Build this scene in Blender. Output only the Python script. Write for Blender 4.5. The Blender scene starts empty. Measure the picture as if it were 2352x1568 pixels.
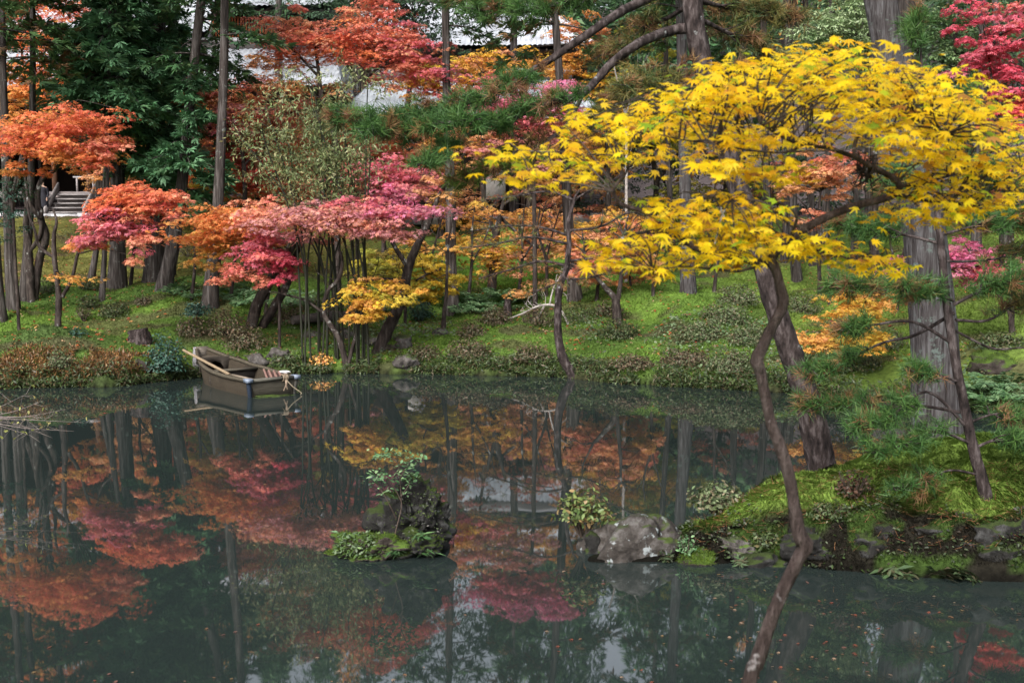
import bpy, math, random
import numpy as np
from mathutils import Vector

rng = np.random.default_rng(11)
random.seed(5)
SC = bpy.context.scene
COL = SC.collection
R = math.radians

# ------------------------------------------------------------------ camera
CAM_H = 3.9
PITCH = math.atan(264 / 2600)
cd = bpy.data.cameras.new("camera")
cd.sensor_width = 36
cd.lens = 2600 / 2352 * 36
cd.clip_start = 0.1
cd.clip_end = 900
cd.dof.use_dof = True
cd.dof.focus_distance = 24
cd.dof.aperture_fstop = 7.1
cam = bpy.data.objects.new("camera", cd)
cam.location = (0, 0, CAM_H)
cam.rotation_euler = (math.pi / 2 - PITCH, 0, 0)
COL.objects.link(cam)
SC.camera = cam

# ------------------------------------------------------------------ sky, sun, exposure
SUN_EL, SUN_AZ = R(40), R(205)
w = bpy.data.worlds.new("World")
SC.world = w
w.use_nodes = True
nt = w.node_tree
nt.nodes.clear()
sky = nt.nodes.new("ShaderNodeTexSky")
sky.sky_type = 'NISHITA'
sky.sun_disc = False
sky.sun_elevation = SUN_EL
sky.sun_rotation = SUN_AZ
sky.dust_density = 4
sky.ozone_density = 0.6
hs = nt.nodes.new("ShaderNodeHueSaturation")
hs.inputs['Saturation'].default_value = 0.35
bg = nt.nodes.new("ShaderNodeBackground")
bg.inputs['Strength'].default_value = 0.15
wo = nt.nodes.new("ShaderNodeOutputWorld")
nt.links.new(sky.outputs[0], hs.inputs['Color'])
nt.links.new(hs.outputs[0], bg.inputs['Color'])
nt.links.new(bg.outputs[0], wo.inputs['Surface'])
sl = bpy.data.lights.new("sun", 'SUN')
sl.energy = 2.0
sl.angle = R(25)
sl.color = (1.0, 0.96, 0.9)
so = bpy.data.objects.new("sun", sl)
# direction towards the sun
sdir = Vector((math.sin(SUN_AZ) * math.cos(SUN_EL), math.cos(SUN_AZ) * math.cos(SUN_EL), math.sin(SUN_EL)))
so.rotation_euler = sdir.to_track_quat('Z', 'Y').to_euler()
COL.objects.link(so)
SC.view_settings.view_transform = 'Standard'
SC.view_settings.look = 'None'
SC.view_settings.gamma = 1
SC.view_settings.exposure = 0.88
SC.cycles.max_bounces = 8
SC.cycles.diffuse_bounces = 6
SC.cycles.glossy_bounces = 3
SC.cycles.transmission_bounces = 3
SC.cycles.transparent_max_bounces = 4
SC.cycles.use_denoising = True
SC.cycles.caustics_reflective = False
SC.cycles.caustics_refractive = False

# ------------------------------------------------------------------ picture <-> place
F = 2600.0
FW = np.array([0, math.cos(PITCH), -math.sin(PITCH)])
UP = np.array([0, math.sin(PITCH), math.cos(PITCH)])
CAMP = np.array([0, 0, CAM_H])


def P(x, y, d):
    a, b = (x - 1176) / F, (784 - y) / F
    v = FW + a * np.array([1, 0, 0]) + b * UP
    return CAMP + v * (d / v[1])


def hashf(n):
    v = np.sin(n) * 43758.5453
    return v - np.floor(v)


def vn(x, y, s=0.0):
    ix, iy = np.floor(x), np.floor(y)
    fx, fy = x - ix, y - iy
    fx, fy = fx * fx * (3 - 2 * fx), fy * fy * (3 - 2 * fy)
    h = lambda a, b: hashf(a * 12.9898 + b * 78.233 + s * 37.719)
    return (h(ix, iy) * (1 - fx) + h(ix + 1, iy) * fx) * (1 - fy) + (h(ix, iy + 1) * (1 - fx) + h(ix + 1, iy + 1) * fx) * fy


def vn3(p, s=0.0):
    i = np.floor(p)
    f = p - i
    f = f * f * (3 - 2 * f)
    out = 0
    for dx in (0, 1):
        for dy in (0, 1):
            for dz in (0, 1):
                hh = hashf((i[..., 0] + dx) * 12.9898 + (i[..., 1] + dy) * 78.233 + (i[..., 2] + dz) * 45.164 + s * 37.719)
                wx = f[..., 0] if dx else 1 - f[..., 0]
                wy = f[..., 1] if dy else 1 - f[..., 1]
                wz = f[..., 2] if dz else 1 - f[..., 2]
                out = out + hh * wx * wy * wz
    return out


def sstep(a, b, x):
    t = np.clip((x - a) / (b - a), 0, 1)
    return t * t * (3 - 2 * t)


# ------------------------------------------------------------------ terrain
SHX = [-60, -30, -20, -14, -12.3, -9.6, -8.9, -8.0, -6.6, -2.8, 1.2, 2.9, 4.9, 6.8, 8.8, 10.4, 13, 16, 22, 30, 60]
SHY = [14, 20, 24.5, 26.8, 27.2, 27.6, 28.4, 29.5, 29.9, 30.0, 29.3, 27.8, 27.2, 26.3, 24.7, 23.0, 20, 17, 13, 10, 6]
PEN = np.array([(0.95, 13.05), (1.4, 12.95), (2.0, 12.9), (2.6, 12.85), (3.5, 12.62), (4.4, 12.4), (5.5, 12.2), (7.5, 12.0),
                (10, 11.6), (14, 11), (20, 9), (24, 9), (24, 16), (12, 16.6), (8, 17.2), (5.5, 16.9), (4.6, 16.2), (3.9, 15.2), (2.9, 14.5), (2.0, 14.0), (1.2, 13.8)])


def sdpoly(X, Y, V):
    d = np.full(X.shape, 1e9)
    ins = np.zeros(X.shape, bool)
    n = len(V)
    for i in range(n):
        a, b = V[i], V[(i + 1) % n]
        e = b - a
        wx, wy = X - a[0], Y - a[1]
        t = np.clip((wx * e[0] + wy * e[1]) / (e @ e), 0, 1)
        d = np.minimum(d, np.hypot(wx - t * e[0], wy - t * e[1]))
        c = ((a[1] > Y) != (b[1] > Y)) & (X < (b[0] - a[0]) * (Y - a[1]) / (b[1] - a[1] + 1e-12) + a[0])
        ins ^= c
    return np.where(ins, d, -d)


def ground(X, Y, detail=True):
    X = np.asarray(X, float)
    Y = np.asarray(Y, float)
    jag = (vn(X * 1.3, Y * 0.4, 3) - .5) * .5 + (vn(X * 3.7, Y * 1.1, 4) - .5) * .22
    s = Y - np.interp(X, SHX, SHY) + jag
    z = np.interp(s, [-8, -2, -.25, -.05, .08, .5, 2, 6, 11, 16, 31, 35, 48, 100, 160],
                  [-1.3, -1.0, -.5, -.1, .2, .36, .62, 1.2, 1.75, 2.0, 4.3, 4.42, 5.2, 24, 38])
    amp = sstep(0.3, 6, s) * (1 - sstep(26, 33, s))
    hump = (vn(X * .32, Y * .28, 1) - .5) * .95 + (vn(X * .8, Y * .6, 2) - .5) * .5
    z = z + amp * hump
    # the dark mossy mound at the left shore, the mound on the right slope
    for (mx, my, ax, ay, h) in ((-12.0, 29.6, 1.9, 1.1, .62), (-15.5, 30.4, 1.5, 1.0, .3), (4.6, 32.5, 3.2, 2.2, .45), (-10.5, 37.5, 3.0, 1.6, .4), (-8.1, 31.5, 1.2, .9, .3)):
        z = z + h * np.exp(-((X - mx) / ax) ** 2 - ((Y - my) / ay) ** 2)
    # gully where the ferns grow, behind the lawn
    gx = np.interp(X, [-14, -9, -4, 0, 4], [44, 40.5, 37.5, 37, 39])
    z = z - .45 * np.exp(-((Y - gx) / 1.1) ** 2) * sstep(-16, -12, X) * (1 - sstep(2, 5, X))
    # peninsula
    ps = sdpoly(X, Y, PEN) + (vn(X * 2.1, Y * 2.1, 7) - .5) * .35
    ph = np.interp(ps, [-1.5, -.4, -.06, .02, .25, .55, 1.2, 2.2, 4], [-1.3, -.8, -.25, .08, .42, .66, .82, .95, 1.0])
    k = sstep(1.9, 3.3, X)
    ph = np.where(ps > 0, ph * (.28 + .72 * k), ph)
    ph = ph + np.where(ps > .25, 1, 0) * sstep(.25, .9, ps) * k * ((vn(X * 1.1, Y * 1.6, 9) - .5) * .22)
    z = np.maximum(z, ph)
    # near bank under the camera
    nb = np.interp(Y, [-12, 3.3, 4.2, 7.4, 8.4, 9.5], [2.1, 2.0, 1.55, .1, -.6, -1.3])
    z = np.maximum(z, nb)
    if detail:
        land = sstep(0.0, .25, z)
        z = z + land * ((vn(X * 2.3, Y * 2.0, 5) - .5) * .12 + (vn(X * 5.5, Y * 5.0, 6) - .5) * .06) * (1 - sstep(33, 36, s))
        pk = land * sstep(-.1, .3, ps)
        z = z + pk * ((vn(X * 2.0 + Y * .8, Y * 5.2 - X * .5, 8) - .5) * .15 + (vn(X * 9, Y * 13, 12) - .5) * .035)
    return z


_YS = np.concatenate([np.arange(10, 20, .04), np.arange(20, 75, .05)])


def G(x, y):
    """the first point of the ground seen at picture point (x, y)"""
    p0 = P(x, y, 1.0)
    dv = p0 - CAMP
    X = dv[0] * _YS
    Z = CAM_H + dv[2] * _YS
    g = ground(X, _YS)
    hit = np.nonzero((Z <= g) & (g > 0.03))[0]
    i = hit[0] if len(hit) else len(_YS) - 1
    return np.array([X[i], _YS[i], g[i]])


# ------------------------------------------------------------------ mesh builder
class MB:
    def __init__(self):
        self.v, self.f, self.c, self.n = [], {}, [], 0

    def add(self, v, f, col=(1, 1, 1)):
        v = np.asarray(v, float).reshape(-1, 3)
        f = np.asarray(f, int)
        c = np.asarray(col, float)
        if c.ndim == 1:
            c = np.tile(c, (len(v), 1))
        self.v.append(v)
        self.c.append(c)
        self.f.setdefault(f.shape[1], []).append(f + self.n)
        self.n += len(v)

    def box(self, lo, hi, col=(1, 1, 1), M=None):
        lo, hi = np.array(lo, float), np.array(hi, float)
        v = np.array([[(lo, hi)[i][0], (lo, hi)[j][1], (lo, hi)[k][2]] for i in (0, 1) for j in (0, 1) for k in (0, 1)])
        if M is not None:
            v = M(v)
        self.add(v, [[0, 1, 3, 2], [4, 6, 7, 5], [0, 4, 5, 1], [2, 3, 7, 6], [0, 2, 6, 4], [1, 5, 7, 3]], col)

    def build(self, name, mat, parent=None, base=None, smooth=False):
        me = bpy.data.meshes.new(name)
        v = np.concatenate(self.v)
        if base is not None:
            v = v - np.asarray(base)
        me.vertices.add(len(v))
        me.vertices.foreach_set('co', v.astype(np.float32).ravel())
        loops, starts, tot = [], [], 0
        for k, fl in self.f.items():
            fa = np.concatenate(fl)
            loops.append(fa.ravel())
            starts.append(tot + np.arange(len(fa)) * k)
            tot += fa.size
        loops = np.concatenate(loops)
        starts = np.concatenate(starts)
        me.loops.add(len(loops))
        me.loops.foreach_set('vertex_index', loops.astype(np.int32))
        me.polygons.add(len(starts))
        me.polygons.foreach_set('loop_start', starts.astype(np.int32))
        if smooth:
            me.polygons.foreach_set('use_smooth', np.ones(len(starts), bool))
        me.update(calc_edges=True)
        at = me.color_attributes.new("Col", 'FLOAT_COLOR', 'POINT')
        c = np.concatenate(self.c)
        c4 = np.ones((len(c), 4), np.float32)
        c4[:, :3] = c
        at.data.foreach_set('color', c4.ravel())
        me.materials.append(mat)
        me.validate()
        o = bpy.data.objects.new(name, me)
        COL.objects.link(o)
        if parent is not None:
            o.parent = parent
        elif base is not None:
            o.location = base
        return o


def thing(name, label, cat, loc, group=None):
    o = bpy.data.objects.new(name, None)
    o.empty_display_size = .2
    o.location = loc
    COL.objects.link(o)
    o['label'] = label
    o['category'] = cat
    if group:
        o['group'] = group
    return o


def tag(o, label, cat, group=None):
    o['label'] = label
    o['category'] = cat
    if group:
        o['group'] = group
    return o


def kind(o, k, label=None):
    o['kind'] = k
    if label:
        o['label'] = label
    return o


# ------------------------------------------------------------------ materials
def new_mat(name):
    m = bpy.data.materials.new(name)
    m.use_nodes = True
    t = m.node_tree
    t.nodes.clear()
    out = t.nodes.new("ShaderNodeOutputMaterial")
    return m, t, out


def N(t, typ, **kw):
    n = t.nodes.new(typ)
    for k, v in kw.items():
        if k in n.inputs:
            n.inputs[k].default_value = v
        else:
            setattr(n, k, v)
    return n


def ramp(t, src, stops):
    r = t.nodes.new("ShaderNodeValToRGB")
    el = r.color_ramp.elements
    while len(el) < len(stops):
        el.new(.5)
    for e, (p, c) in zip(el, stops):
        e.position = p
        e.color = (*c, 1)
    t.links.new(src, r.inputs[0])
    return r.outputs[0]


def mixc(t, fac, a, b, mode='MIX'):
    m = t.nodes.new("ShaderNodeMix")
    m.data_type = 'RGBA'
    m.blend_type = mode
    for sock, val in ((m.inputs[0], fac), (m.inputs[6], a), (m.inputs[7], b)):
        if hasattr(val, 'links'):
            t.links.new(val, sock)
        elif isinstance(val, (int, float)):
            sock.default_value = val
        else:
            sock.default_value = (*val, 1)
    return m.outputs[2]


def leaf_mat(name, trans=.35, rough=.5, spec=.3):
    m, t, out = new_mat(name)
    a = N(t, "ShaderNodeAttribute", attribute_name="Col")
    p = N(t, "ShaderNodeBsdfPrincipled", Roughness=rough)
    p.inputs['Specular IOR Level'].default_value = spec
    tr = t.nodes.new("ShaderNodeBsdfTranslucent")
    mx = N(t, "ShaderNodeMixShader", Fac=trans)
    t.links.new(a.outputs[0], p.inputs['Base Color'])
    t.links.new(a.outputs[0], tr.inputs[0])
    t.links.new(p.outputs[0], mx.inputs[1])
    t.links.new(tr.outputs[0], mx.inputs[2])
    t.links.new(mx.outputs[0], out.inputs[0])
    return m


def col_mat(name, rough=.8, noise=0.0, nscale=8, bump=0.0, bscale=30, spec=.3, stretch=(1, 1, 1)):
    """base colour from the Col attribute, broken up by procedural noise"""
    m, t, out = new_mat(name)
    a = N(t, "ShaderNodeAttribute", attribute_name="Col")
    p = N(t, "ShaderNodeBsdfPrincipled", Roughness=rough)
    p.inputs['Specular IOR Level'].default_value = spec
    tc = t.nodes.new("ShaderNodeTexCoord")
    mp = t.nodes.new("ShaderNodeMapping")
    mp.inputs['Scale'].default_value = stretch
    t.links.new(tc.outputs['Object'], mp.inputs[0])
    n = N(t, "ShaderNodeTexNoise", Scale=nscale, Detail=6.0, Roughness=.65)
    t.links.new(mp.outputs[0], n.inputs['Vector'])
    g = ramp(t, n.outputs[0], [(.3, (1 - noise,) * 3), (.7, (1 + noise * .8,) * 3)])
    c = mixc(t, 1.0, a.outputs[0], g, 'MULTIPLY')
    t.links.new(c, p.inputs['Base Color'])
    if bump:
        n2 = N(t, "ShaderNodeTexNoise", Scale=bscale, Detail=5.0)
        t.links.new(mp.outputs[0], n2.inputs['Vector'])
        b = N(t, "ShaderNodeBump", Strength=bump, Distance=.03)
        t.links.new(n2.outputs[0], b.inputs['Height'])
        t.links.new(b.outputs[0], p.inputs['Normal'])
    t.links.new(p.outputs[0], out.inputs[0])
    return m


def bark_mat(name, dark, mid, light, lichen, sc=(14, 14, 1.1), lich_amt=.62):
    m, t, out = new_mat(name)
    p = N(t, "ShaderNodeBsdfPrincipled", Roughness=.9)
    p.inputs['Specular IOR Level'].default_value = .15
    tc = t.nodes.new("ShaderNodeTexCoord")
    mp = t.nodes.new("ShaderNodeMapping")
    mp.inputs['Scale'].default_value = sc
    t.links.new(tc.outputs['Object'], mp.inputs[0])
    n = N(t, "ShaderNodeTexNoise", Scale=1.0, Detail=7.0, Roughness=.6)
    t.links.new(mp.outputs[0], n.inputs['Vector'])
    c = ramp(t, n.outputs[0], [(.32, dark), (.5, mid), (.7, light)])
    n2 = N(t, "ShaderNodeTexNoise", Scale=3.5, Detail=5.0, Roughness=.7)
    t.links.new(tc.outputs['Object'], n2.inputs['Vector'])
    k = ramp(t, n2.outputs[0], [(lich_amt, (0, 0, 0)), (lich_amt + .06, (1, 1, 1))])
    c2 = mixc(t, k, c, lichen)
    t.links.new(c2, p.inputs['Base Color'])
    b = N(t, "ShaderNodeBump", Strength=.9, Distance=.05)
    t.links.new(n.outputs[0], b.inputs['Height'])
    t.links.new(b.outputs[0], p.inputs['Normal'])
    t.links.new(p.outputs[0], out.inputs[0])
    return m


LEAF = leaf_mat("autumn_leaf", .38)
EVERG = leaf_mat("evergreen_leaf", .2, .45, .35)
NEEDLE = leaf_mat("needle", .2, .5, .3)
MOSSBLADE = leaf_mat("moss_blade", .25, .7, .1)
CEDARB = bark_mat("cedar_bark", (.014, .011, .010), (.05, .042, .039), (.135, .122, .118), (.19, .21, .19))
PALEB = bark_mat("pale_cedar_bark", (.02, .016, .016), (.058, .052, .053), (.125, .122, .128), (.10, .125, .115), (20, 20, 1.6), .58)
MAPLEB = bark_mat("maple_bark", (.013, .010, .009), (.04, .031, .028), (.095, .078, .07), (.26, .26, .25), (9, 9, 3), .60)
PINEB = bark_mat("pine_bark", (.01, .008, .008), (.04, .03, .029), (.12, .10, .10), (.22, .23, .23), (13, 13, 5), .66)
YMB = bark_mat("young_maple_bark", (.022, .015, .014), (.050, .036, .034), (.10, .078, .074), (.27, .25, .255), (40, 40, 12), .57)
STEM = col_mat("stem", .7, .3, 20)
WOOD = col_mat("weathered_wood", .8, .45, 1.0, .5, 2.0, .2, (3, 26, 26))
PLAIN = col_mat("plain", .75, .25, 6, .2, 30)
METAL = col_mat("metal", .45, .3, 12, .1, 30, .5)


# ------------------------------------------------------------------ shape tools
def resample(pts, rad, n):
    """Catmull-Rom through pts"""
    pts = np.asarray(pts, float)
    rad = np.asarray(rad, float)
    if len(pts) == 2:
        t = np.linspace(0, 1, n)[:, None]
        return pts[0] * (1 - t) + pts[1] * t, rad[0] * (1 - t[:, 0]) + rad[1] * t[:, 0]
    q = np.vstack([2 * pts[0] - pts[1], pts, 2 * pts[-1] - pts[-2]])
    L = np.concatenate([[0], np.cumsum(np.linalg.norm(np.diff(pts, axis=0), axis=1))])
    s = np.linspace(0, L[-1], n)
    i = np.clip(np.searchsorted(L, s, side='right') - 1, 0, len(pts) - 2)
    t = ((s - L[i]) / (L[i + 1] - L[i] + 1e-12))[:, None]
    a, b, c, d = q[i], q[i + 1], q[i + 2], q[i + 3]
    o = .5 * (2 * b + (c - a) * t + (2 * a - 5 * b + 4 * c - d) * t ** 2 + (3 * b - a - 3 * c + d) * t ** 3)
    return o, np.interp(s, L, rad)


def tube(mb, pts, rad, n=None, sides=8, rough=.06, col=(1, 1, 1), cap=True, flute=0.0):
    pts = np.asarray(pts, float)
    if n is None:
        n = max(4, len(pts) * 3)
    p, r = resample(pts, rad, n)
    tg = np.gradient(p, axis=0)
    tg /= np.linalg.norm(tg, axis=1)[:, None] + 1e-12
    ref = np.array([0, 0, 1.0]) if abs(tg[:, 2]).mean() < .7 else np.array([1.0, 0, 0])
    u = np.cross(tg, ref)
    u /= np.linalg.norm(u, axis=1)[:, None] + 1e-12
    v = np.cross(tg, u)
    th = np.linspace(0, 2 * math.pi, sides, endpoint=False)
    seed = rng.uniform(0, 50)
    rr = r[:, None] * (1 + rough * (rng.random((n, sides)) - .5) * 1.2)
    if flute:
        fl = np.cos(th * 5 + seed) * .5 + np.cos(th * 3 + seed * 2) * .5 + np.cos(th * 9 + seed * 3) * .35
        wt = .35 + .65 * np.exp(-np.linspace(0, 5, n))
        rr = rr * (1 + flute * fl[None, :] * wt[:, None])
    V = p[:, None, :] + rr[:, :, None] * (np.cos(th)[None, :, None] * u[:, None, :] + np.sin(th)[None, :, None] * v[:, None, :])
    V = V.reshape(-1, 3)
    i = np.arange(n - 1)[:, None] * sides
    j = np.arange(sides)[None, :]
    j2 = (j + 1) % sides
    f = np.stack([i + j, i + j2, i + sides + j2, i + sides + j], -1).reshape(-1, 4)
    mb.add(V, f, col)
    if cap:
        tips = np.array([p[0], p[-1]])
        k = mb.n
        a = np.arange(sides)
        b = (a + 1) % sides
        mb.add(np.vstack([V[:sides], V[-sides:], tips]),
               np.vstack([np.stack([b, a, np.full(sides, 2 * sides)], -1), np.stack([sides + a, sides + b, np.full(sides, 2 * sides + 1)], -1)]), col)
    return p


def unit(v):
    return v / (np.linalg.norm(v, axis=-1, keepdims=True) + 1e-12)


def rvec(n):
    return unit(rng.normal(size=(n, 3)))


# leaf outlines: (along, across, up) and faces
def star(lens, angs, notch, curl):
    v = [(0, 0, 0), (-.25, 0.02, 0)]
    a = [R(x) for x in angs]
    for i in range(len(a)):
        if i:
            m = (a[i] + a[i - 1]) / 2
            v.append((notch * math.cos(m), notch * math.sin(m), .02))
        v.append((lens[i] * math.cos(a[i]), lens[i] * math.sin(a[i]), -curl * lens[i]))
    v.append((-.25, -.02, 0))
    k = len(v)
    return np.array(v), np.array([[0, i, i + 1] for i in range(1, k - 1)])


T_MAPLE = star([.45, .78, .98, 1.1, .98, .78, .45], [125, 82, 40, 0, -40, -82, -125], .36, .22)
T_CURL = star([.4, .72, 1.0, 1.15, .92, .74, .4], [128, 84, 44, 4, -36, -78, -122], .33, .34)
T_NARROW = star([.5, .85, 1.05, .8, .45], [112, 56, 2, -50, -108], .30, .24)
_s = []
_f = []
for _i, (_a, _l) in enumerate(((0, 1.05), (50, .9), (-50, .9), (105, .6), (-105, .6))):
    _c, _t = math.cos(R(_a)), math.sin(R(_a))
    k0 = len(_s)
    _s += [(-.12 * _c, -.12 * _t, 0), (.45 * _c - .15 * _t, .45 * _t + .15 * _c, .03), (_l * _c, _l * _t, -.18), (.45 * _c + .15 * _t, .45 * _t - .15 * _c, .03)]
    _f.append([k0, k0 + 1, k0 + 2, k0 + 3])
T_MID = (np.array(_s), np.array(_f))
_s, _f = [], []
for _a, _l in ((0, 1.0), (62, .85), (-62, .85)):
    _c, _t = math.cos(R(_a)), math.sin(R(_a))
    k0 = len(_s)
    _s += [(-.2 * _c, -.2 * _t, 0), (.4 * _c - .2 * _t, .4 * _t + .2 * _c, .05), (_l * _c, _l * _t, -.18), (.4 * _c + .2 * _t, .4 * _t - .2 * _c, .05)]
    _f.append([k0, k0 + 1, k0 + 2, k0 + 3])
T_TRI = (np.array(_s), np.array(_f))
T_OVAL = (np.array([(0, 0, 0), (.3, .26, .04), (.7, .2, .02), (1, 0, -.1), (.7, -.2, .02), (.3, -.26, .04)]), np.array([[0, 1, 2, 3], [0, 3, 4, 5]]))
T_LANCE = (np.array([(0, 0, 0), (.35, .09, .02), (1, 0, -.12), (.35, -.09, .02)]), np.array([[0, 1, 2, 3]]))
T_DIAM = (np.array([(0, 0, 0), (.45, .22, .03), (1, 0, -.06), (.45, -.22, .03)]), np.array([[0, 1, 2, 3]]))


def leaves(mb, pos, nrm, ax, size, col, T):
    n = len(pos)
    ax = ax - nrm * (ax * nrm).sum(1, keepdims=True)
    ax = unit(ax)
    sd = np.cross(nrm, ax)
    tv, tf = T
    k = len(tv)
    V = pos[:, None, :] + size[:, None, None] * (tv[None, :, 0:1] * ax[:, None, :] + tv[None, :, 1:2] * sd[:, None, :] + tv[None, :, 2:3] * nrm[:, None, :])
    Fc = tf[None, :, :] + (np.arange(n) * k)[:, None, None]
    C = np.repeat(col, k, axis=0)
    mb.add(V.reshape(-1, 3), Fc.reshape(-1, tf.shape[1]), C)


def pick(pal, n, jit=.22):
    pal = np.asarray(pal, float)
    c = pal[rng.integers(0, len(pal), n)]
    c = c * (1 + (rng.random((n, 1)) - .5) * 2 * jit) * (1 + (rng.random((n, 3)) - .5) * .12)
    return np.clip(c, .003, .92)


PAL = dict(
    orange=[(.78, .26, .09), (.80, .33, .10), (.74, .20, .08)],
    orangered=[(.78, .22, .12), (.80, .27, .12), (.76, .18, .13)],
    coral=[(.76, .25, .18), (.78, .31, .19), (.70, .19, .17)],
    red=[(.74, .12, .10), (.76, .17, .12), (.68, .10, .12)],
    pink=[(.72, .20, .28), (.76, .27, .34), (.68, .15, .20)],
    dusty=[(.60, .25, .28), (.66, .33, .37), (.64, .25, .20), (.68, .30, .30)],
    magenta=[(.66, .16, .32), (.72, .25, .40), (.62, .14, .25)],
    crimson=[(.66, .09, .14), (.74, .14, .21)],
    yellow=[(.72, .50, .05), (.68, .43, .05), (.74, .55, .09)],
    gold=[(.72, .44, .06), (.74, .40, .08), (.66, .46, .07)],
    ygreen=[(.50, .46, .06), (.60, .50, .06), (.40, .40, .07)],
    olive=[(.34, .32, .08), (.44, .31, .09), (.30, .31, .09)],
    salmon=[(.78, .38, .22), (.80, .45, .24), (.74, .31, .18)],
    amber=[(.76, .38, .10), (.78, .45, .14), (.66, .30, .10)],
    bushgreen=[(.11, .16, .045), (.16, .2, .06), (.07, .11, .035), (.2, .14, .06)],
    deadbrown=[(.10, .05, .03), (.07, .04, .025), (.06, .07, .03)],
    rust=[(.24, .10, .05), (.30, .13, .06), (.15, .07, .04)],
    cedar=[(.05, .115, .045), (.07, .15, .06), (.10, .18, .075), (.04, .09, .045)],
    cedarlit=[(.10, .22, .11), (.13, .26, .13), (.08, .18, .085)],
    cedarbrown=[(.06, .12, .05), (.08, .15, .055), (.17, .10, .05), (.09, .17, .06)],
    broad=[(.03, .065, .03), (.045, .085, .045), (.07, .12, .07)],
    pale=[(.36, .46, .25), (.44, .53, .32), (.26, .36, .16)],
    palemix=[(.17, .27, .11), (.28, .38, .18), (.11, .19, .08)],
    bamboo=[(.15, .19, .075), (.21, .25, .11), (.26, .26, .12), (.11, .15, .06)],
    pine=[(.042, .105, .026), (.06, .14, .034), (.09, .17, .04), (.034, .085, .026)],
    pineolive=[(.06, .1, .03), (.16, .14, .04), (.22, .15, .05), (.05, .1, .035)],
    pinelime=[(.12, .2, .03), (.16, .22, .04), (.07, .13, .03)],
    pinedead=[(.2, .1, .05), (.28, .18, .07), (.16, .075, .04)],
    azalea=[(.055, .085, .03), (.08, .11, .04), (.11, .1, .045), (.05, .07, .03)],
    azaleabrown=[(.09, .075, .045), (.12, .1, .055), (.07, .08, .035), (.14, .09, .06)],
    azaleapale=[(.10, .14, .06), (.15, .18, .09), (.07, .10, .04), (.14, .12, .07)],
    teal=[(.045, .10, .075), (.06, .13, .095), (.03, .075, .055)],
    fern=[(.12, .22, .1), (.18, .28, .14), (.08, .17, .07)],
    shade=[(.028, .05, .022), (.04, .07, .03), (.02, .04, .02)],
)


NEXT = dict(orange='amber', orangered='orange', coral='salmon', red='coral', pink='coral', dusty='salmon', crimson='pink', magenta='dusty', yellow='ygreen', gold='amber', salmon='amber', amber='gold', ygreen='olive', olive='ygreen', rust='amber')


def crown_points(blobs, link=None):
    """blobs: (x, y, d, w, h, palette, n) -> leaf positions in flat layered sprays"""
    out = []
    cents = []
    for (x, y, d, w_, h_, pal, n) in blobs:
        n = int(n * (.62 if pal == 'crimson' and x > 2200 else .86))
        c = P(x, y, d)
        rx, rz = w_ / 2 * d / F, h_ / 2 * d / F
        ry = max(.6 * rx, .5)
        ns = max(6, int(n / 55))
        u = rng.normal(0, .60, (ns, 3))
        u *= np.minimum(1, 1.3 / (np.linalg.norm(u, axis=1, keepdims=True) + 1e-6))
        sc = c + u * np.array([rx, ry, rz])
        # umbrella: the outer sprays hang lower
        rr = np.hypot(u[:, 0], u[:, 1])
        sc[:, 2] -= .35 * rz * rr ** 2 - .2 * rz
        lay = rng.uniform(.24, .55)
        slope = rng.normal(0, .16, 2)
        zz = sc[:, 2] - (sc[:, 0] - c[0]) * slope[0] - (sc[:, 1] - c[1]) * slope[1]
        zz = np.where(rng.random(ns) < .6, np.round(zz / lay) * lay, zz) + rng.normal(0, .05, ns)
        sc[:, 2] = zz + (sc[:, 0] - c[0]) * slope[0] + (sc[:, 1] - c[1]) * slope[1]
        rs = (.12 + .25 * rng.random(ns)) * max(rx, .5) + .12
        rs = np.minimum(rs, .7)
        i = rng.integers(0, ns, n)
        rho = np.sqrt(rng.random(n)) * rs[i]
        th = rng.random(n) * 2 * math.pi
        tilt = (rng.random((ns, 2)) - .5) * .55
        dx, dy = rho * np.cos(th), rho * np.sin(th)
        pos = sc[i] + np.stack([dx, dy, tilt[i, 0] * dx + tilt[i, 1] * dy - .32 * rho ** 2 / rs[i] + rng.normal(0, .03, n)], 1)
        ax = np.stack([dx, dy, -.35 * rho], 1) + rvec(n) * .15
        nr = unit(np.array([0, 0, 1.0]) + .35 * unit(np.stack([dx, dy, 0 * dx], 1)) + rvec(n) * .55)
        pal_ = PAL[pal] if isinstance(pal, str) else pal
        base = pick(pal_, ns, .25)
        alt = PAL[NEXT.get(pal, pal)]
        q_ = rng.random(ns) < .28
        base[q_] = pick(alt, q_.sum(), .25)
        lc = pick(pal_, n, .35)
        q_ = rng.random(n) < .25
        lc[q_] = pick(alt, q_.sum(), .3)
        cl = .55 * base[i] + .45 * lc
        out.append((pos, nr, ax, cl))
        cents.append(sc)
    return [np.concatenate(a) for a in zip(*out)], np.concatenate(cents)


def limbs_to(mb, cents, paths, k, r0=.02, keep=.45):
    """thin limbs from the trunk paths out to some of the sprays"""
    pts = np.concatenate([p[int(len(p) * keep):] for p in paths])
    idx = rng.permutation(len(cents))[:k]
    for i in idx:
        c = cents[i]
        dd = np.linalg.norm(pts - c, axis=1) + np.where(pts[:, 2] > c[2] + .1, 1.5, 0)
        a = pts[np.argmin(dd)]
        m = (a + c) / 2 + np.array([rng.normal(0, .08), rng.normal(0, .08), .12 * np.linalg.norm(c - a)]) * .8
        q = a + (m - a) * .5 + rng.normal(0, .04, 3)
        L = np.linalg.norm(c - a)
        tube(mb, [a, q, m, c], [r0 * (1 + .25 * L), r0 * .8, r0 * .6, r0 * .3], n=8, sides=5, rough=.1, cap=False)


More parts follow.
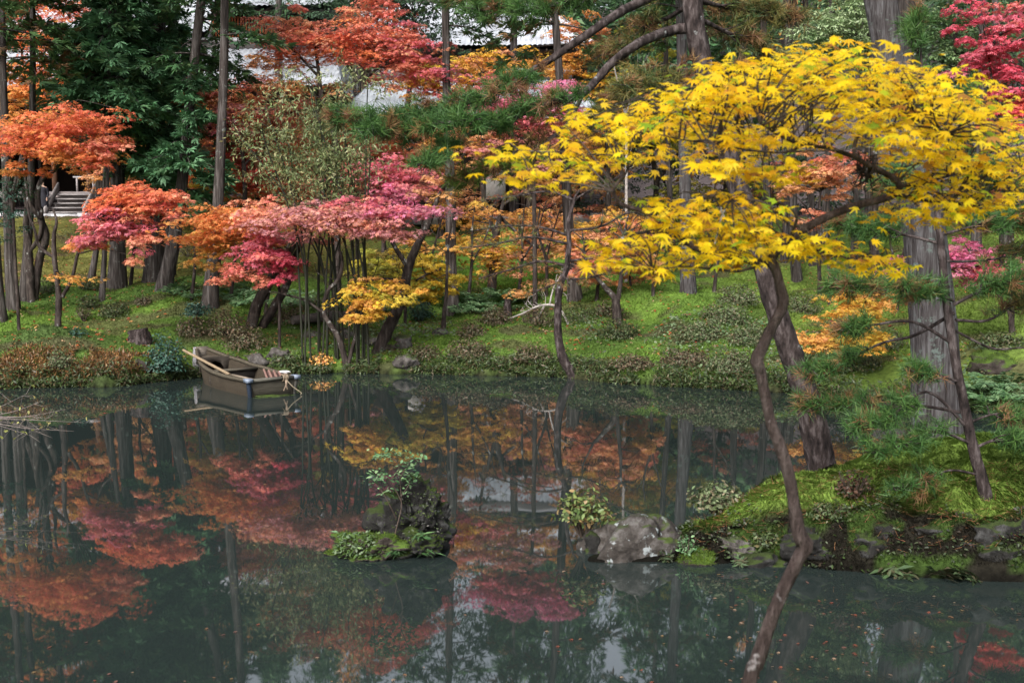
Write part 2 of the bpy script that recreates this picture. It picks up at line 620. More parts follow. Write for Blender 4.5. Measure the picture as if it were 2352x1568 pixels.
def path3(base, pts, d0, flare=1.0):
    """picture path [(x, y, width_px, dd)] -> points and radii, first point on the ground"""
    P3, rd = [], []
    for i, q in enumerate(pts):
        x, y, wpx = q[:3]
        dd = q[3] if len(q) > 3 else 0
        p = P(x, y, d0 + dd)
        if i == 0 and base is not None:
            p = np.array(base)
        P3.append(p)
        rd.append(wpx / 2 * (d0 + dd) / F)
    P3, rd = np.array(P3), np.array(rd)
    return P3, rd


def maple(label, paths, blobs, bark=MAPLEB, size=.075, T=T_MID, k=26, d=None, name='maple_tree', mat=LEAF, group=None, cat='maple tree', limb=.02, extra=None):
    """paths: the first starts on the ground; each further one is a limb"""
    x0, y0 = paths[0][0][:2]
    base = G(x0, y0) if d is None else None
    if base is None:
        q = P(x0, y0, d)
        base = np.array([q[0], q[1], ground(q[0], q[1])])
    d0 = base[1]
    t = thing(name, label, cat, base, group)
    mb = MB()
    res = []
    for i, pt in enumerate(paths):
        p, r = path3(base if i == 0 else None, pt, d0)
        if i == 0:
            p = np.vstack([p[0] - [0, 0, .25], p])
            r = np.concatenate([[r[0] * 1.5], r])
        res.append(tube(mb, p, r, n=max(10, len(p) * 5), sides=9, rough=.12, flute=.04))
    (pos, nr, ax, cl), cents = crown_points([(b[0], b[1], b[2] if b[2] > 8 else d0 + b[2], *b[3:]) for b in blobs])
    limbs_to(mb, cents, res, k, limb)
    mb.build('trunk', bark, t, base, True)
    n = len(pos)
    mb = MB()
    leaves(mb, pos, nr, ax, size * (.5 + .68 * rng.random(n)), cl, T)
    mb.build('crown', mat, t, base)
    return t


def cedar_foliage(mb, mbw, trunk_pts, z0, z1, L0, nb, pal, fans=34, droop=.35, az=None, size=.34):
    tp = np.asarray(trunk_pts)
    for _ in range(nb):
        z = z0 + (z1 - z0) * rng.random()
        i = np.argmin(abs(tp[:, 2] - z))
        a = tp[i]
        th = rng.uniform(0, 2 * math.pi) if az is None else R(rng.normal(az[0], az[1]))
        L = L0 * rng.uniform(.55, 1.1) * (1 - .6 * (z - z0) / (z1 - z0 + 1e-6))
        dr = np.array([math.cos(th), math.sin(th), 0])
        dz = -droop * L * rng.uniform(.4, 1.3)
        e = a + dr * L + [0, 0, dz]
        m = a + dr * L * .5 + [0, 0, dz * .3 + .1]
        tube(mbw, [a, m, e], [.035, .022, .008], n=6, sides=4, rough=.1, cap=False)
        n = fans
        t = .22 + .8 * rng.random(n) ** .8
        ctr = a + (e - a) * t[:, None] + np.stack([0 * t, 0 * t, (t * (1 - t)) * .5 * abs(dz)], 1)
        sdv = np.array([-dr[1], dr[0], 0])
        off = (rng.random(n) - .5) * 2 * (.16 + .3 * L * (1 - .6 * t)) * .8
        ctr = ctr + off[:, None] * sdv + rng.normal(0, .07, (n, 3))
        base = pick(pal, n, .3)
        fd = unit(dr * (.6 + .3 * rng.random((n, 1))) + sdv * np.sign(off)[:, None] * rng.random((n, 1)) * 1.1 + [0, 0, -.45] + rvec(n) * .25)
        fn = unit(np.array([0, 0, 1.0]) + rvec(n) * .6)
        for kk in range(6):
            sp = (kk - 2.5) * .34
            sd = np.cross(fn, fd)
            ax = unit(fd * math.cos(sp) + sd * math.sin(sp) + rvec(n) * .12)
            sz = size * (.7 + .5 * rng.random(n)) * (1 - .06 * abs(kk - 2.5))
            leaves(mb, ctr + rng.normal(0, .02, (n, 3)), unit(fn + rvec(n) * .3), ax, sz, base * (1 + .25 * (rng.random((n, 1)) - .5)), T_LANCE2)


T_LANCE2 = (np.array([(0, 0, 0), (.5, .13, .02), (1, 0, -.1), (.5, -.13, .02)]), np.array([[0, 1, 2, 3]]))


def cedar(label, path, z0, top=23, L0=2.6, nb=70, pal='cedar', d=None, bark=CEDARB, fans=34, name='cedar_tree', group=None, cat='cedar tree', extra=(), flute=.07, dd_top=0):
    x0, y0 = path[0][:2]
    if d is None:
        base = G(x0, y0)
    else:
        q = P(x0, y0, d)
        base = np.array([q[0], q[1], ground(q[0], q[1])])
    d0 = base[1]
    t = thing(name, label, cat, base, group)
    p, r = path3(base, path, d0)
    # carry the trunk on above the picture
    e = p[-1]
    dirv = (p[-1] - p[-2]) / max(p[-1][2] - p[-2][2], .1)
    if e[2] < top:
        p = np.vstack([p, e + dirv * (top - e[2]) * .5, e + dirv * (top - e[2])])
        r = np.concatenate([r, [r[-1] * .7, .03]])
    p = np.vstack([p[0] - [0, 0, .3], p])
    r = np.concatenate([[r[0] * 1.35], r])
    r[1] *= 1.1
    mb = MB()
    tp = tube(mb, p, r, n=44, sides=18, rough=.05, flute=flute)
    fb = MB()
    pl = PAL[pal]
    if nb:
        cedar_foliage(fb, mb, tp, z0, top - .5, L0, nb, pl, fans)
    for (za, zb, n_, L_, az, pal2) in extra:
        cedar_foliage(fb, mb, tp, za, zb, L_, n_, PAL[pal2], fans, az=az)
    mb.build('trunk', bark, t, base, True)
    if fb.n:
        fb.build('crown', EVERG, t, base)
    return t


def tuft(mb, c, dirs, n, L, pal, wd=.0055):
    """pine needle tufts: c (m,3), dirs (m,3)"""
    m = len(c)
    cc = np.repeat(c, n, 0)
    dd = np.repeat(dirs, n, 0)
    nd = unit(dd * (.25 + .75 * rng.random((m * n, 1))) + rvec(m * n) * .8 + [0, 0, .12])
    ln = L * (.7 + .5 * rng.random(m * n))
    sd = unit(np.cross(nd, rvec(m * n))) * wd * .5
    st = cc + nd * .012 - dd * (rng.random((m * n, 1)) * .09)
    V = np.stack([st - sd, st + sd, st + nd * ln[:, None] - [0, 0, .012]], 1).reshape(-1, 3)
    base = np.repeat(pick(pal, m, .25), n, 0)
    cl = .6 * base + .4 * pick(pal, m * n, .3)
    mb.add(V, np.arange(m * n * 3).reshape(-1, 3), np.repeat(cl, 3, 0))


def pine_branch(mbw, mbn, pts, rad, pal, twigs=26, tl=.5, start=.25, L=.13, needles=34, per=4, spread=1.0, up=.15, wd=.0055, dead=.12):
    p = tube(mbw, pts, rad, n=max(10, 5 * len(pts)), sides=7, rough=.12, cap=False)
    tg = unit(np.gradient(p, axis=0))
    for k in range(twigs):
        t = start + (1 - start) * (k + rng.random()) / twigs
        i = min(int(t * (len(p) - 1)), len(p) - 1)
        a, d = p[i], tg[i]
        sd = unit(np.cross(d, [0, 0, 1.0])) * (1 if k % 2 else -1)
        dv = unit(d * rng.uniform(.2, .9) + sd * rng.uniform(.3, 1.1) * spread + np.array([0, 0, rng.normal(up, .3)]))
        ln = tl * rng.uniform(.45, 1.15) * (1.1 - .5 * t)
        e = a + dv * ln
        m = a + dv * ln * .5 + rng.normal(0, .03, 3) - [0, 0, .02]
        tube(mbw, [a, m, e], [.010, .007, .004], n=5, sides=4, rough=.1, cap=False)
        # side tufts along the twig
        tt = np.clip(.45 + .6 * rng.random(per), 0, 1)
        tt[0] = 1
        c = a + (e - a) * tt[:, None] + rng.normal(0, .045, (per, 3)) * spread
        ds = unit(dv + rvec(per) * .55 + [0, 0, .15])
        pl = PAL['pinedead'] if rng.random() < dead else PAL[pal]
        tuft(mbn, c, ds, needles, L, pl, wd)
    return p


def ico(sub):
    t = (1 + 5 ** .5) / 2
    v = np.array([(-1, t, 0), (1, t, 0), (-1, -t, 0), (1, -t, 0), (0, -1, t), (0, 1, t), (0, -1, -t), (0, 1, -t), (t, 0, -1), (t, 0, 1), (-t, 0, -1), (-t, 0, 1)], float)
    f = np.array([(0, 11, 5), (0, 5, 1), (0, 1, 7), (0, 7, 10), (0, 10, 11), (1, 5, 9), (5, 11, 4), (11, 10, 2), (10, 7, 6), (7, 1, 8), (3, 9, 4), (3, 4, 2), (3, 2, 6), (3, 6, 8), (3, 8, 9), (4, 9, 5), (2, 4, 11), (6, 2, 10), (8, 6, 7), (9, 8, 1)])
    v = unit(v)
    for _ in range(sub):
        e = {}
        vl = list(v)
        nf = []

        def mid(a, b):
            k = (min(a, b), max(a, b))
            if k not in e:
                e[k] = len(vl)
                q = vl[a] + vl[b]
                vl.append(q / np.linalg.norm(q))
            return e[k]
        for a, b, c in f:
            x, y, z = mid(a, b), mid(b, c), mid(c, a)
            nf += [(a, x, z), (b, y, x), (c, z, y), (x, y, z)]
        v, f = np.array(vl), np.array(nf)
    return v, f


ICO4 = ico(4)
ICO3 = ico(3)


def rock_shape(c, r, seed, amp=.35, fac=.0, hi=False, rz=0.0, squash=1.0):
    v, f = (ICO4 if hi else ICO3)
    q = v.copy()
    s = 1 + amp * 2 * (vn3(v * 1.6 + seed * 7.1, seed) - .5) + amp * .9 * (vn3(v * 4 + seed * 3.3, seed + 1) - .5) + amp * .5 * (vn3(v * 10 + seed, seed + 2) - .5) + amp * .28 * (vn3(v * 23 + seed, seed + 3) - .5)
    if fac:
        # flat cleavage faces
        for k in range(9):
            rg = np.random.default_rng(int(seed * 100) + k)
            nrm = unit(rg.normal(size=3) * [1, 1, .8])
            h = rg.uniform(.62, .86)
            dt = (q * s[:, None]) @ nrm
            over = np.maximum(dt - h, 0)
            q = q * s[:, None] - over[:, None] * nrm * fac
            s = np.ones(len(q))
    q = q * s[:, None] * np.asarray(r)
    ca, sa = math.cos(rz), math.sin(rz)
    q = np.stack([q[:, 0] * ca - q[:, 1] * sa, q[:, 0] * sa + q[:, 1] * ca, q[:, 2]], 1)
    return q + np.asarray(c), f


def rock_mat(name, dark, mid, light, lichen, moss, moss_lo=.35, lich=.62):
    m, t, out = new_mat(name)
    p = N(t, "ShaderNodeBsdfPrincipled", Roughness=.85)
    p.inputs['Specular IOR Level'].default_value = .25
    tc = t.nodes.new("ShaderNodeTexCoord")
    n = N(t, "ShaderNodeTexNoise", Scale=5.0, Detail=8.0, Roughness=.68)
    t.links.new(tc.outputs['Object'], n.inputs['Vector'])
    c = ramp(t, n.outputs[0], [(.3, dark), (.5, mid), (.72, light)])
    n2 = N(t, "ShaderNodeTexNoise", Scale=7.0, Detail=5.0, Roughness=.6)
    t.links.new(tc.outputs['Object'], n2.inputs['Vector'])
    k = ramp(t, n2.outputs[0], [(lich, (0, 0, 0)), (lich + .05, (1, 1, 1))])
    c = mixc(t, k, c, lichen)
    ge = t.nodes.new("ShaderNodeNewGeometry")
    sx = t.nodes.new("ShaderNodeSeparateXYZ")
    t.links.new(ge.outputs['Normal'], sx.inputs[0])
    n3 = N(t, "ShaderNodeTexNoise", Scale=3.0, Detail=6.0)
    t.links.new(tc.outputs['Object'], n3.inputs['Vector'])
    ad = N(t, "ShaderNodeMath", operation='ADD')
    t.links.new(sx.outputs[2], ad.inputs[0])
    t.links.new(n3.outputs[0], ad.inputs[1])
    k2 = ramp(t, ad.outputs[0], [(min(.98, (moss_lo + .5) * .5), (0, 0, 0)), (min(1, (moss_lo + .75) * .5), (1, 1, 1))])
    dv = N(t, "ShaderNodeMath", operation='MULTIPLY')
    dv.inputs[1].default_value = .5
    t.links.new(ad.outputs[0], dv.inputs[0])
    t.links.new(dv.outputs[0], k2.node.inputs[0])
    nf = ramp(t, n3.outputs[0], [(.35, (0, 0, 0)), (.65, (1, 1, 1))])
    mc = mixc(t, nf, tuple(x * .55 for x in moss), tuple(x * 1.5 for x in moss))
    c = mixc(t, k2, c, mc)
    t.links.new(c, p.inputs['Base Color'])
    b = N(t, "ShaderNodeBump", Strength=1.0, Distance=.08)
    t.links.new(n.outputs[0], b.inputs['Height'])
    t.links.new(b.outputs[0], p.inputs['Normal'])
    t.links.new(p.outputs[0], out.inputs[0])
    return m


ROCK = rock_mat("grey_rock", (.010, .009, .008), (.055, .047, .042), (.15, .142, .138), (.30, .33, .34), (.04, .06, .012), .72, .60)
BLACKROCK = rock_mat("black_rock", (.006, .006, .006), (.018, .017, .016), (.09, .09, .09), (.2, .22, .21), (.03, .045, .01), .5, .66)
MOSSROCK = rock_mat("mossy_rock", (.02, .016, .014), (.045, .035, .03), (.11, .095, .085), (.2, .2, .19), (.05, .085, .012), .25, .7)
DRYROCK = rock_mat("small_rock", (.02, .018, .016), (.07, .062, .058), (.16, .15, .145), (.22, .23, .22), (.05, .08, .015), .75, .66)

#%%SETTING
# ================================================================== THE SETTING
# terrain sheet: fine in view, coarse outside
dY = [-14.0]
while dY[-1] < 170:
    y_ = dY[-1]
    if y_ < 8:
        st = .8
    elif y_ < 12:
        st = .3
    elif y_ < 17.5:
        st = .035
    elif y_ < 25:
        st = .25
    elif y_ < 45:
        st = .10
    elif y_ < 64:
        st = .3
    else:
        st = 3.0
    dY.append(y_ + st)
gy = np.array(dY)
uu = np.concatenate([-np.geomspace(3.2, .5, 40), np.linspace(-.49, .49, 430), np.geomspace(.5, 3.2, 40)])
UU, YY = np.meshgrid(uu, gy)
XX = UU * (np.maximum(YY, 0) * .82 + 7)
ZZ = ground(XX, YY)
nr_, nc_ = XX.shape
V = np.stack([XX, YY, ZZ], -1).reshape(-1, 3)
i_ = np.arange(nr_ - 1)[:, None] * nc_ + np.arange(nc_ - 1)[None, :]
Fq = np.stack([i_, i_ + 1, i_ + nc_ + 1, i_ + nc_], -1).reshape(-1, 4)


def moss_colour(X, Y, Z):
    s = Y - np.interp(X, SHX, SHY)
    ps = sdpoly(X, Y, PEN)
    n1 = vn(X * .35, Y * .35, 21)
    n2 = vn(X * 1.4, Y * 1.2, 22)
    n3 = vn3(np.stack([X * 4.5, Y * 4.2, Z * 6.5], -1), 23)
    base = np.array([.058, .105, .015])
    bright = np.array([.12, .20, .02])
    dark = np.array([.024, .042, .012])
    brown = np.array([.055, .036, .02])
    gold = np.array([.11, .095, .02])
    t = np.clip(.5 + 1.5 * (.5 * n1 + .35 * n2 + .25 * n3 - .52), 0, 1)[..., None]
    c = dark * (1 - t) + bright * t
    c = .45 * base + .55 * c
    # old gold moss on the left hillside under the hall
    gk = (sstep(11, 15, s) * (1 - sstep(-8, -2, X)))[..., None]
    c = c * (1 - gk * .75) + (gold * (.55 + .7 * n2[..., None])) * gk * .75
    # fresh green in the middle and right
    mk = (sstep(-4, -1, X) * (1 - sstep(3, 5, X)) * sstep(8, 13, s) * (1 - sstep(22, 27, s)))[..., None]
    c = c * (1 - mk * .7) + np.array([.13, .26, .025]) * (.7 + .5 * n2[..., None]) * mk * .7
    rk = (sstep(6, 8, X) * sstep(0, 1.5, s))[..., None]
    c = c * (1 - rk * .5) + np.array([.11, .15, .02]) * (.4 + 1.0 * n2[..., None]) * rk * .5
    # dark mound
    for (mx, my, ax, ay) in ((-12.0, 29.4, 1.9, 1.0),):
        dk = np.exp(-((X - mx) / ax) ** 2 - ((Y - my) / ay) ** 2)[..., None]
        c = c * (1 - dk * .75) + np.array([.028, .045, .012]) * dk * .75
    # bare soil streaks
    bk = (sstep(.63, .78, vn(X * .9 + 4, Y * 1.7, 25)) * .6)[..., None]
    c = c * (1 - bk) + brown * bk
    # forest floor at the back
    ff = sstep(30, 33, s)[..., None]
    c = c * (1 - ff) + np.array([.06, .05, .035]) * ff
    # steep waterside banks: dark earth
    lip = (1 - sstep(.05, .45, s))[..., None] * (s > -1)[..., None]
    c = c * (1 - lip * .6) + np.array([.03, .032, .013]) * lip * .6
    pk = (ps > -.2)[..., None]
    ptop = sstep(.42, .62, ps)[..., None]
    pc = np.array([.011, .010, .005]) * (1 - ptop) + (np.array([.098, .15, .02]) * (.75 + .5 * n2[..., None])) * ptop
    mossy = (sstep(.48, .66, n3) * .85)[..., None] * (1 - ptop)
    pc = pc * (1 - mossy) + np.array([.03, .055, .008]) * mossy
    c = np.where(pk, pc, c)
    c = c * np.array([1.32, 1.30, 1.9])
    wet_shade = sstep(.02, .14, Z)[..., None]  # damp foot of the banks, with undercut shade painted in as near black
    c = np.array([.005, .0045, .0035]) * (1 - wet_shade) + c * wet_shade
    return c


mb = MB()
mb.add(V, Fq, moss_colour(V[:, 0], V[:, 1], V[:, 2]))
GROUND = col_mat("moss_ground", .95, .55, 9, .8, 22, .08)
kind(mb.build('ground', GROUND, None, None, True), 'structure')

# the pond
m, t, out = new_mat("pond_water")
p_ = N(t, "ShaderNodeBsdfPrincipled", Roughness=.02, IOR=2.25)
p_.inputs['Base Color'].default_value = (.0190, .0275, .0260, 1)
tc = t.nodes.new("ShaderNodeTexCoord")
mp = t.nodes.new("ShaderNodeMapping")
mp.inputs['Scale'].default_value = (1.3, .55, 1)
n = N(t, "ShaderNodeTexNoise", Scale=1.0, Detail=2.0)
b = N(t, "ShaderNodeBump", Strength=.05, Distance=.035)
t.links.new(tc.outputs['Object'], mp.inputs[0])
t.links.new(mp.outputs[0], n.inputs['Vector'])
t.links.new(n.outputs[0], b.inputs['Height'])
t.links.new(b.outputs[0], p_.inputs['Normal'])
t.links.new(p_.outputs[0], out.inputs[0])
mb = MB()
mb.add([(-70, 4, 0), (60, 4, 0), (60, 42, 0), (-70, 42, 0)], [[0, 1, 2, 3]])
kind(mb.build('pond_water', m), 'structure')

# pale gravel terrace in front of the halls, with its stone kerb
GRAVEL = col_mat("gravel", .95, .3, 3, .4, 40)
mb = MB()
xs = np.linspace(-40, 14, 110)
top_, bot_ = [], []
for x_ in xs:
    top_.append((x_, 60.6, max(4.46, ground(x_, 60.6) + .03)))
    bot_.append((x_, 57.3, max(4.3, ground(x_, 57.3) + .12)))
k_ = len(xs)
ia = np.arange(k_ - 1)
mb.add(bot_ + top_, np.stack([ia, ia + 1, ia + k_ + 1, ia + k_], -1), (.36, .36, .38))
kind(mb.build('path', GRAVEL), 'structure')
#%%HALLS
# ------------------------------------------------------------------ temple halls
TILE = col_mat("roof_tile", .42, .3, 1.3, .15, 20, .5)
DARKWOOD = col_mat("dark_timber", .75, .35, 2, .2, 12, .2, (6, 6, 1))
FL = 4.42


def tile_roof(mb, x0, x1, ye, ze, yr, zr, hipl=0.0, hipr=0.0, col=(.40, .42, .46), sag=.35, pitch=.30):
    """a slope of round tiles rising from the eave (ye, ze) to the ridge (yr, zr)"""
    nx = int((x1 - x0) / (pitch / 6))
    ny = 30
    xs_ = np.linspace(x0, x1, nx)
    ts = np.linspace(0, 1, ny * 2)
    Xg, Tg = np.meshgrid(xs_, ts)
    lo = x0 + hipl * Tg
    hi = x1 - hipr * Tg
    Xc = np.clip(Xg, lo, hi)
    course = Tg * ny
    step = (1 - (course - np.floor(course))) * .05
    wave = .075 * np.abs(np.sin(math.pi * Xg / pitch)) ** .8
    flip = .25 * (np.abs((Xg - (x0 + x1) / 2) / ((x1 - x0) / 2)) ** 4) * (1 - Tg)
    Zg = ze + (zr - ze) * Tg - sag * Tg * (1 - Tg) + wave + step + flip
    Yg = ye + (yr - ye) * Tg
    v = np.stack([Xc, Yg, Zg], -1).reshape(-1, 3)
    i = np.arange(len(ts) - 1)[:, None] * nx + np.arange(nx - 1)[None, :]
    f = np.stack([i, i + 1, i + nx + 1, i + nx], -1).reshape(-1, 4)
    cc = np.array(col) * (.8 + .4 * vn(v[:, 0] * .7, v[:, 1] * 2.5 + v[:, 2], 31))[:, None]
    mb.add(v, f, cc)
    # back slope and eave board
    mb.add([(x0 + hipl, yr, zr), (x1 - hipr, yr, zr), (x1, 2 * yr - ye, ze), (x0, 2 * yr - ye, ze)], [[0, 1, 2, 3]], col)
    for (xa, xb, fl_) in ((x0, x0 + hipl, 1), (x1, x1 - hipr, 0)):
        mb.add([(xa, ye, ze), (xb, yr, zr), (xa, 2 * yr - ye, ze)], [[0, 1, 2]], col)
    mb.add([(x0, ye + .02, ze - .16), (x1, ye + .02, ze - .16), (x1, 2 * yr - ye, ze - .16), (x0, 2 * yr - ye, ze - .16)], [[0, 1, 2, 3]], (.05, .04, .035))


def ridge(mb, x0, x1, y, z, col=(.12, .105, .10)):
    mb.box((x0, y - .28, z - .1), (x1, y + .28, z + .34), col)
    tube(mb, [(x0 - .15, y, z + .44), (x1 + .15, y, z + .44)], [.17, .17], n=4, sides=10, rough=0, col=(.3, .3, .32))


def rafters(mb, x0, x1, ye, ze, yin, dz=.32, step=.45):
    for x_ in np.arange(x0 + .3, x1 - .2, step):
        M = lambda v: np.stack([v[:, 0], v[:, 1], v[:, 2] + (v[:, 1] - ye) * .32], 1)
        mb.box((x_, ye + .08, ze - .30), (x_ + .1, yin, ze - .17), (.09, .06, .045), M)


# --- the main hall with stairs and veranda
hall = thing('temple_hall', 'long dark timber temple hall at upper left with wooden stairs, veranda and pale tiled roofs', 'temple', (-22, 62, FL))
HB = (-22, 62, FL)
mb = MB()
wood_d = (.022, .015, .012)
for (xa, xb) in ((-36, -29.6), (-23.0, -9.2)):
    mb.box((xa, 62.0, FL + 1.3), (xb, 62.18, 11.0), wood_d)
mb.box((-29.6, 62.0, 9.0), (-23.0, 62.18, 11.0), wood_d)
mb.box((-36, 70, FL), (-9.2, 70.2, 11.0), wood_d)
mb.box((-36.2, 62.2, FL), (-36.0, 70, 11.0), wood_d)
mb.box((-9.2, 62.2, FL), (-9.0, 70, 11.0), wood_d)
mb.build('wall', DARKWOOD, hall, HB)
for x_ in (-29.7, -27.2, -24.75, -22.9, -20.4, -18, -15.6, -13.2, -10.8, -9.2):
    mb = MB()
    mb.box((x_ - .12, 61.76, FL + 1.34), (x_ + .12, 61.98, 10.6), (.16, .085, .055))
    mb.build('post', DARKWOOD, hall, HB)
mb = MB()
mb.box((-36, 60.05, FL + 1.12), (-9, 62.0, FL + 1.30), (.17, .15, .15))
for x_ in np.arange(-35, -9, 1.9):
    mb.box((x_, 60.2, FL - .1), (x_ + .16, 60.36, FL + 1.12), (.16, .13, .12))
mb.box((-36, 60.08, FL + .98), (-9, 60.2, FL + 1.1), (.2, .17, .165))
mb.build('veranda', WOOD, hall, HB)
# the stairs
st = thing_base = np.array((-22.9, 59.6, FL))
mb = MB()
for k in range(5):
    z_ = FL + .16 + k * .235
    y_ = 58.5 + k * .34
    mb.box((-23.85, y_, z_), (-22.0, y_ + .36, z_ + .07), (.27, .25, .25))
    mb.box((-23.85, y_ + .3, z_ - .14), (-22.0, y_ + .34, z_ - .003), (.2, .17, .165))
for x_ in (-23.97, -21.98):
    M = lambda v: np.stack([v[:, 0], v[:, 1], v[:, 2] + (v[:, 1] - 58.3) * .72], 1)
    mb.box((x_, 58.3, FL + .02), (x_ + .1, 60.2, FL + .42), (.24, .22, .215), M)
mb.build('stairs', WOOD, hall, HB)
mb = MB()
mb.box((-23.1, 60.1, FL + 2.02), (-21.9, 60.22, FL + 2.10), (.34, .32, .32))
mb.box((-22.95, 60.12, FL + 1.3), (-22.87, 60.2, FL + 2.02), (.3, .27, .27))
mb.box((-22.1, 60.12, FL + 1.3), (-22.02, 60.2, FL + 2.02), (.3, .27, .27))
mb.build('railing', WOOD, hall, HB)
mb = MB()
mb.box((-22.05, 61.0, FL + 2.35), (-21.45, 61.5, FL + 2.45), (.36, .34, .34))
mb.box((-21.98, 61.1, FL + 1.3), (-21.86, 61.2, FL + 2.35), (.3, .28, .28))
mb.box((-21.64, 61.1, FL + 1.3), (-21.52, 61.2, FL + 2.35), (.3, .28, .28))
mb.build('offering_stand', WOOD, hall, HB)
mb = MB()
tile_roof(mb, -38, -8.6, 58.3, 10.75, 66, 14.0, 0, 1.5)
ridge(mb, -38, -10.1, 66, 14.0)
rafters(mb, -38, -8.6, 58.3, 10.75, 61.9)
rf = mb.build('roof', TILE, hall, HB)
mb = MB()
for x_ in np.arange(-17.4, -12.0, .16):
    mb.box((x_, 66.62, 14.3), (x_ + .07, 66.7, 15.9), (.36, .11, .045))
for z_ in (14.4, 15.1, 15.8):
    mb.box((-17.5, 66.72, z_), (-12, 66.78, z_ + .1), (.3, .09, .04))
mb.box((-17.6, 66.9, 14.0), (-11.9, 67.1, 16.1), (.03, .02, .018))
mb.build('lattice', DARKWOOD, hall, HB)
mb = MB()
mb.box((-28, 67.4, 14.0), (-17.7, 72.5, 15.0), (.05, .035, .03))
mb.box((-17.7, 67.4, 14.0), (-11, 72.5, 16.1), (.05, .035, .03))
tile_roof(mb, -29.5, -17.2, 65.4, 14.55, 72, 19.4, 4.5, .3, (.42, .44, .48))
tile_roof(mb, -17.15, -10, 65.4, 16.2, 72, 19.3, 0, 3, (.42, .44, .48))
ridge(mb, -25, -13, 72, 19.4)
mb.build('upper_roof', TILE, hall, HB)

# --- the middle hall behind the maples
HB = (-1, 62, FL)
hall2 = thing('side_hall', 'low dark timber hall with pale grey eaves, half hidden behind pink maples', 'temple', HB)
mb = MB()
mb.box((-8.3, 61.6, FL), (3.9, 61.8, 9.4), wood_d)
mb.box((-8.3, 61.8, FL), (-8.1, 68, 9.4), wood_d)
mb.box((3.7, 61.8, FL), (3.9, 68, 9.4), wood_d)
mb.box((-8.3, 68, FL), (3.9, 68.2, 9.4), wood_d)
mb.build('wall', DARKWOOD, hall2, HB)
for x_ in (-8.2, -6, -3.8, -1.6, .6, 2.6, 3.8):
    mb = MB()
    mb.box((x_ - .11, 61.4, FL), (x_ + .11, 61.58, 9.3), (.13, .08, .06))
    mb.build('post', DARKWOOD, hall2, HB)
for x_ in (-5.3, -.9):
    mb = MB()
    mb.box((x_ - .55, 61.5, FL + .9), (x_ + .55, 61.56, FL + 2.6), (.6, .58, .55))
    mb.build('paper_panel', PLAIN, hall2, HB)
mb = MB()
tile_roof(mb, -9.3, 4.9, 59.4, 9.25, 65.5, 12.2, 1.5, 1.5, (.40, .43, .47))
ridge(mb, -7.8, 3.4, 65.5, 12.2)
rafters(mb, -9.3, 4.9, 59.4, 9.25, 61.5)
mb.build('roof', TILE, hall2, HB)

# --- the rear hall
HB = (0, 72, 4.9)
hall3 = thing('rear_hall', 'pale roofed hall with tan plaster wall behind the trunks at top centre', 'temple', HB)
mb = MB()
mb.box((-10.3, 70.4, 4.8), (3.6, 77, 14.6), (.24, .18, .13))
mb.build('wall', PLAIN, hall3, HB)
for x_ in (-10.2, -6.8, -3.4, 0, 3.5):
    mb = MB()
    mb.box((x_ - .12, 70.2, 4.8), (x_ + .12, 70.38, 14.6), (.05, .032, .026))
    mb.build('post', DARKWOOD, hall3, HB)
mb = MB()
tile_roof(mb, -11.8, 5.0, 68.0, 14.4, 75, 18.3, 3, 3, (.42, .44, .48))
ridge(mb, -8.8, 2.0, 75, 18.3)
rafters(mb, -11.8, 5.0, 68.0, 14.4, 70.3)
mb.build('roof', TILE, hall3, HB)

# stone kerb lengths along the terrace
for (xa, xb, lab) in ((-28.5, -20.6, 'pale cut stone kerb at the foot of the hall stairs'), (-14.4, -4.6, 'weathered stone kerb glimpsed behind the wide orange and pink maple'),
                      (2.6, 9.2, 'low grey stone kerb on the terrace behind the young yellow maple')):
    mb = MB()
    for k, x_ in enumerate(np.arange(xa, xb, 1.35)):
        mb.box((x_, 57.0, 4.0 - .01 * (k % 3)), (x_ + 1.32, 57.4, 4.52 + .015 * ((k * 7) % 4)), (.42, .42, .44))
    tag(mb.build('stone_kerb', GRAVEL, None, (xa, 57.2, 4.2)), lab, 'kerb', 'stone kerbs of the terrace')

